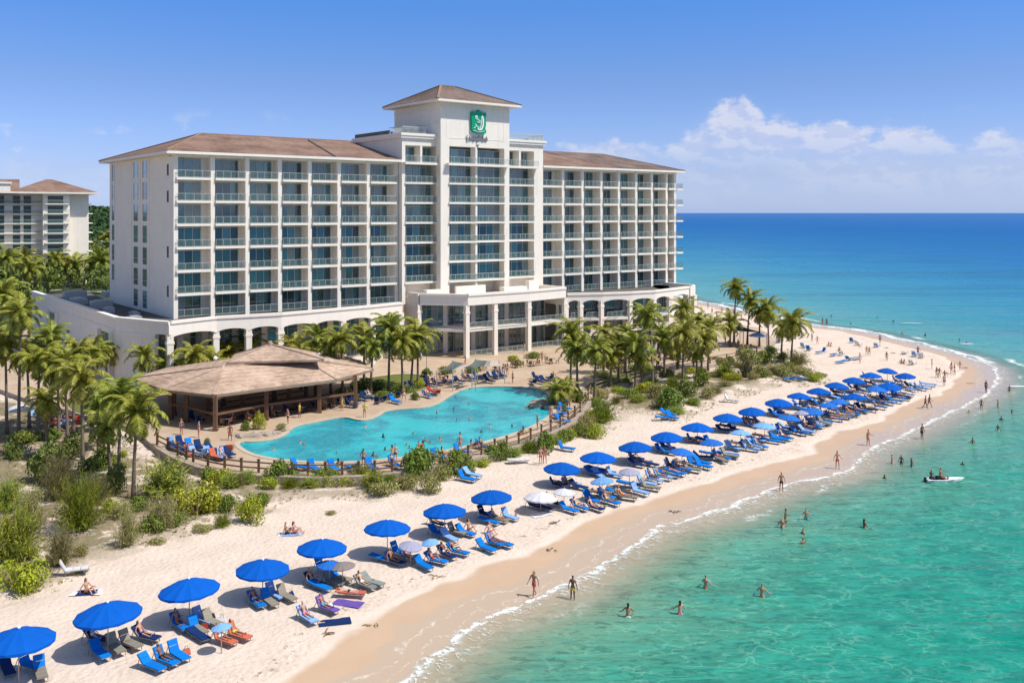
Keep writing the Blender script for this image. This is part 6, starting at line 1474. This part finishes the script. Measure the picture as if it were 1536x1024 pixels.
for wh, L_ in TAB:
    for i, q in enumerate(L_):
        n_ = nth(i+1); q = Vector((q.x, q.y, DZ)); t = thing('round_table', '%s round table from the left %s' % (n_, wh), 'table', tuple(q), 0, 'round tables '+wh); link('table_top', TT, t); link('base', TB, t)
        for j in range(3):
            a = R.uniform(0,.6)+j*2.1; pos = q+Vector((math.cos(a)*.85, math.sin(a)*.85, 0))
            c = thing('chair', 'brown chair %s the %s table %s' % (['right of','behind left of','in front of'][j], n_, wh), 'chair', tuple(pos), a+math.pi, 'chairs at the tables '+wh)
            link('seat', CS, c); link('backrest', CBk, c)
            for g_ in CLG: link('leg', g_, c)
            if R.random() < .55: person(pos+Vector((-.02*math.cos(a),-.02*math.sin(a),.0)), a+math.pi, 'sit', 'diner on the chair %s the %s table %s' % (['right of','behind left of','in front of'][j], n_, wh), 'people at the tables '+wh, None, None, None, R.random() < .6)
# people on the deck and in the pool
DP = [(323,634,'on the terrace below the pavilion corner'),(298,656,'with a white hat left of the terrace loungers'),(272,652,'left on the terrace before the foreground palms'),(345,660,'by the left tip of the pool'),(389,640,'at the pool island shrubs'),(432,636,'at the pool island rail'),(449,626,'between two pavilion posts'),(520,602,'in green by the pavilion right end'),(513,616,'left one on the pool steps'),(547,626,'on the pool steps'),(606,600,'behind the pool left of the sails'),(660,574,'by the loungers near the sails'),(769,575,'in green alone behind the pool'),(749,562,'left of a trio behind the pool'),(755,563,'middle of a trio behind the pool'),(761,562,'right of a trio behind the pool'),(698,552,'by the entrance glass doors'),(786,530,'near the planter by the entrance'),(813,543,'on the path towards the right arcade'),(818,547,'beside another on the path to the right arcade'),(847,592,'at the right end of the pool'),(853,612,'by the right fence'),(883,545,'among palms left of the right deck'),(1040,520,'near the beach path'),(1075,522,'on the beach path'),(1088,516,'farthest on the beach path')]
for x, y, wh in DP: person(dk(x, y), R.uniform(-3,3), R.choice(['stand','stand2','walk']), 'person standing '+wh, 'people standing on the pool deck', None, None, None, R.random() < .4)
xs_f = [(500,703),(506,702),(545,700),(588,694),(593,693),(628,688),(634,687),(664,683),(690,677),(708,672),(713,671),(719,670),(784,652),(806,645),(826,633)]
for i, (x, y) in enumerate(xs_f): person(dk(x, y), R.uniform(0,3), R.choice(['stand','stand2','ground','ground']), 'person at the seaward pool rim, %s from the left' % nth(i+1), 'people along the seaward pool rim')
PLP = [(560,684),(566,686),(610,668),(614,672),(690,652),(722,648),(790,612),(796,616),(450,664),(456,668),(638,662),(645,665),(660,661),(685,631),(705,630),(768,640),(684,595),(704,606),(681,614),(575,656),(578,675),(505,680),(410,675),(548,640),(620,650),(655,620),(735,640)]
for i, (x, y) in enumerate(sorted(PLP)): person(G(x, y, DZ-.12), R.uniform(-3,3), R.choice(['wade','stand','stand2']), 'swimmer in the pool, %s counting from its left end' % nth(i+1), 'swimmers in the pool', None, None, None, False, .9, R.choice([1.1,1.2,1.25]))
# rocks of the pool islands
def rock(p, r, lab, grp):
    bm = bmesh.new(); bmesh.ops.create_icosphere(bm, subdivisions=2, radius=r)
    for v in bm.verts: k = 1+.28*math.sin(v.co.x*5/r+p.x)*math.cos(v.co.y*4/r+p.y*2)+R.uniform(-.07,.07); v.co = Vector((v.co.x*k*1.2, v.co.y*k, v.co.z*k*.55))
    me_ = bpy.data.meshes.new('rock'); bm.to_mesh(me_); bm.free(); me_.materials.append(M['stone']); o = link('rock', me_); o.location = p; tag(o, lab, 'rock', grp)
for i, (x, y, r) in enumerate([(812,608,1.2),(822,603,1.),(830,607,1.3),(806,603,.7),(838,612,.8),(826,612,.7)]): rock(G(x, y, DZ), r, '%s brown boulder from the left at the right end of the pool' % nth([3,4,6,1,7,5][i] if False else sorted([812,822,830,806,838,826]).index(x)+1), 'boulders at the pool end')
for i, (x, y, r) in enumerate([(352,652,.6),(366,655,.9),(382,654,1.),(398,652,.9),(414,650,.7),(428,646,.6)]): rock(G(x, y, DZ), r*.8, '%s boulder from the left along the planted pool island' % nth(i+1), 'boulders of the pool island')
# drift wood and weed lumps
for i, (x, y) in enumerate([(826,826),(905,760),(832,784),(655,866),(495,950),(560,938),(1010,768),(1290,520),(1340,530),(1420,560),(1450,552),(1455,575),(1330,522)]):
    p = GP(x, y); mb = MB()
    for k in range(6): a = R.uniform(0,6.28); L2 = R.uniform(.2,.6); q = Vector((R.uniform(-.3,.3), R.uniform(-.2,.2), .03)); mb.tube([q, q+Vector((math.cos(a)*L2*.5, math.sin(a)*L2*.5, .08)), q+Vector((math.cos(a)*L2, math.sin(a)*L2, .02))], [.03,.035,.01], 5)
    o = mb.obj('driftwood', M['straw'] if i % 2 else M['wood']); o.location = p; tag(o, 'small heap of drift twigs on the sand, %s from the left along the beach' % nth(sorted([826,905,832,655,495,560,1010,1290,1340,1420,1450,1455,1330]).index(x)+1), 'driftwood', 'drift twigs on the sand')
# lamp posts by the arcade
for i, (x, y) in enumerate([(323,600),(478,592),(640,560),(845,530)]):
    p = dk(x, y); t = thing('lamp_post', '%s slim lamp post from the left before the hotel podium' % nth(i+1), 'lamp post', tuple(p), 0, 'lamp posts before the podium'); mb = MB(); mb.tube([(0,0,0),(0,0,5)], [.07,.05], 8); mb.obj('pole', M['metalgrey'], t); mb = MB(); mb.ball((0,0,5.25), .28,.28,.28, 10, 6); mb.obj('globe', M['white'], t)
# lawns set into the deck
M['lawn'] = mat('lawn_grass', (.10,.14,.025), .9, .1, noise=.4, nscale=2.5, col2=(.17,.16,.05), bump=.6, bscale=14)
def lawn(pts, nm='lawn'):
    P = smooth_loop([tuple(G(x, y, DZ+.03)[:2]) for x, y in pts], 2); m_ = MB(); m_.prism(P, DZ, DZ+.03); struct(m_.obj(nm, M['lawn']))
    e_ = MB(); Q = offs(P, .25)
    for i in range(len(P)): j = (i+1) % len(P); e_.quad((*P[i], DZ+.09), (*Q[i], DZ+.09), (*Q[j], DZ+.09), (*P[j], DZ+.09)); e_.quad((*Q[i], DZ), (*Q[j], DZ), (*Q[j], DZ+.09), (*Q[i], DZ+.09))
    struct(e_.obj('lawn_kerb', M['stone']))
lawn([(520,575),(560,566),(612,560),(650,566),(640,582),(612,592),(575,598),(535,594)])
lawn([(868,586),(905,566),(960,553),(1000,549),(985,559),(940,572),(900,582)])
lawn([(90,600),(150,585),(185,600),(180,622),(120,625)])
FARP = [(1218,512),(1226,516),(1243,519),(1246,520),(1259,527),(1300,532),(1304,533),(1330,541),(1352,545),(1356,546),(1398,553),(1405,566),(1409,567),(1416,579),(1440,556),(1184,505),(1192,508),(1170,500)]
for i, (x, y) in enumerate(FARP):
    person(GP(x, y), R.uniform(-3,3), R.choice(['ground','stand','ground','stand2']), 'small figure on the far side of the point, %s from the left' % nth(i+1 if x > 1200 and False else sorted(q[0] for q in FARP).index(x)+1), 'people on the far side of the point', None, None, None, False, .9)
# ---------------------------------------------------------------- sun, sky, camera
SUN = Vector((1.3, -.42, 2.0)).normalized()
sd = bpy.data.lights.new('sun', 'SUN'); sd.energy = 4.9; sd.angle = rad(.5); sd.color = (1, .955, .88)
so = bpy.data.objects.new('sun', sd); C.objects.link(so); so.rotation_euler = SUN.to_track_quat('Z', 'Y').to_euler(); so.location = (60, -20, 120)
w = bpy.data.worlds.new('World'); bpy.context.scene.world = w; w.use_nodes = True
T = NT(w.node_tree); bg = T.n['Background']
sky = T.n.new('ShaderNodeTexSky'); sky.sky_type = 'NISHITA'; sky.sun_disc = False; sky.sun_elevation = math.asin(SUN.z); sky.sun_rotation = math.atan2(SUN.x, SUN.y)
sky.air_density = 1.0; sky.dust_density = .6; sky.ozone_density = 2.2; sky.altitude = 10
d = T.n.new('ShaderNodeTexCoord').outputs['Generated']; sx = T.n.new('ShaderNodeSeparateXYZ'); T.put(sx.inputs[0], d)
x_, y_, z_ = sx.outputs
az = T.math('ARCTAN2', x_, y_); el = T.math('ARCSINE', z_)
# sky tint: a touch deeper aloft, lilac towards the horizon, brightened overhead for fill
tint = T.ramp(T.math('MAXIMUM', el, 0.), [(0,(.88,1.14,2.15)),(.017,(.78,.96,1.74)),(.04,(.73,.84,1.42)),(.133,(.59,.74,1.16)),(.216,(.42,.76,1.31)),(.45,(1.1,1.03,1.02)),(1,(1.75,1.48,1.25))])
cur = T.n.new('ShaderNodeMix'); cur.data_type = 'RGBA'; cur.blend_type = 'MULTIPLY'; cur.inputs['Factor'].default_value = 1; T.put(cur.inputs['A'], sky.outputs[0]); T.put(cur.inputs['B'], tint)
cb = T.n.new('ShaderNodeCombineXYZ'); T.put(cb.inputs[0], az); T.put(cb.inputs[1], T.math('MULTIPLY', el, 1.7))
n_ = T.noise(cb.outputs[0], 26, 9, .58, .1); nb = T.noise(cb.outputs[0], 9, 4, .5)
def g_(px, y): return ((px-768)/F/.6, ((HY-y)/F/.14,)*3)
top = T.math('MULTIPLY', T.ramp(T.math('DIVIDE', az, .6), [g_(800,262), g_(870,225), g_(915,198), g_(955,226), g_(1020,216), g_(1060,184), g_(1108,152), g_(1140,192), g_(1240,190), g_(1290,216), g_(1345,202), g_(1400,232), g_(1450,206), g_(1536,246), g_(1600,266)]), .14)
edge = T.math('ADD', T.math('MULTIPLY_ADD', n_, .052, -.026), T.math('MULTIPLY_ADD', nb, .03, -.009))
ver = T.math('SUBTRACT', T.math('ADD', top, edge), el)
body = T.math('MULTIPLY', T.rng(ver, 0., .012), T.rng(el, .028, .085))
body = T.math('MULTIPLY', body, T.rng(T.math('ADD', n_, nb), .70, 1.02, .42, 1.))
soft = T.math('MULTIPLY', T.math('MULTIPLY', T.rng(ver, -.012, .05), T.rng(el, .0, .05)), T.rng(nb, .35, .6, .10, .38))
sm = T.math('MULTIPLY', T.rng(T.math('ADD', n_, T.math('MULTIPLY', nb, .6)), .90, 1.08), T.math('MULTIPLY', T.rng(el, .03, .05), T.rng(el, .11, .07)))
cl = T.math('MAXIMUM', T.math('MAXIMUM', T.math('MULTIPLY', body, .66), soft), T.math('MULTIPLY', sm, .45))
relief = T.noise(T.mapping(cb.outputs[0], (1,1,1), (0,0,0), (-.005,-.010,0)), 26, 9, .58, .1)
lit = T.math('ADD', T.rng(T.math('SUBTRACT', n_, relief), -.05, .06, 0, .75), T.rng(ver, .05, .0, 0, .3))
ccol = T.mix(lit, (4.9,5.25,6.9,1), (7.0,6.85,7.35,1))
T.put(bg.inputs['Color'], T.mix(cl, cur.outputs['Result'], ccol)); bg.inputs['Strength'].default_value = .12
cam = bpy.data.cameras.new('camera'); co = bpy.data.objects.new('camera', cam); C.objects.link(co)
co.location = (0, 0, H); co.rotation_euler = (rad(90), 0, 0); cam.sensor_width = 36; cam.lens = 36*F/1536; cam.shift_y = -(512-HY)/1536; cam.clip_end = 90000; cam.clip_start = .5
sc_ = bpy.context.scene; sc_.camera = co
sc_.view_settings.view_transform = 'Standard'; sc_.view_settings.look = 'None'; sc_.view_settings.gamma = 1; sc_.view_settings.exposure = 0
for k_, v_ in LABELS.items():
    gs = {o.get('group') for o in v_}
    if len(v_) > 1 and (len(gs) > 1 or None in gs): print('DUPLICATE LABEL', len(v_), k_)
n_dup = sum(len(v_)-1 for v_ in LABELS.values()); print('labels', len(LABELS), 'repeats', n_dup)
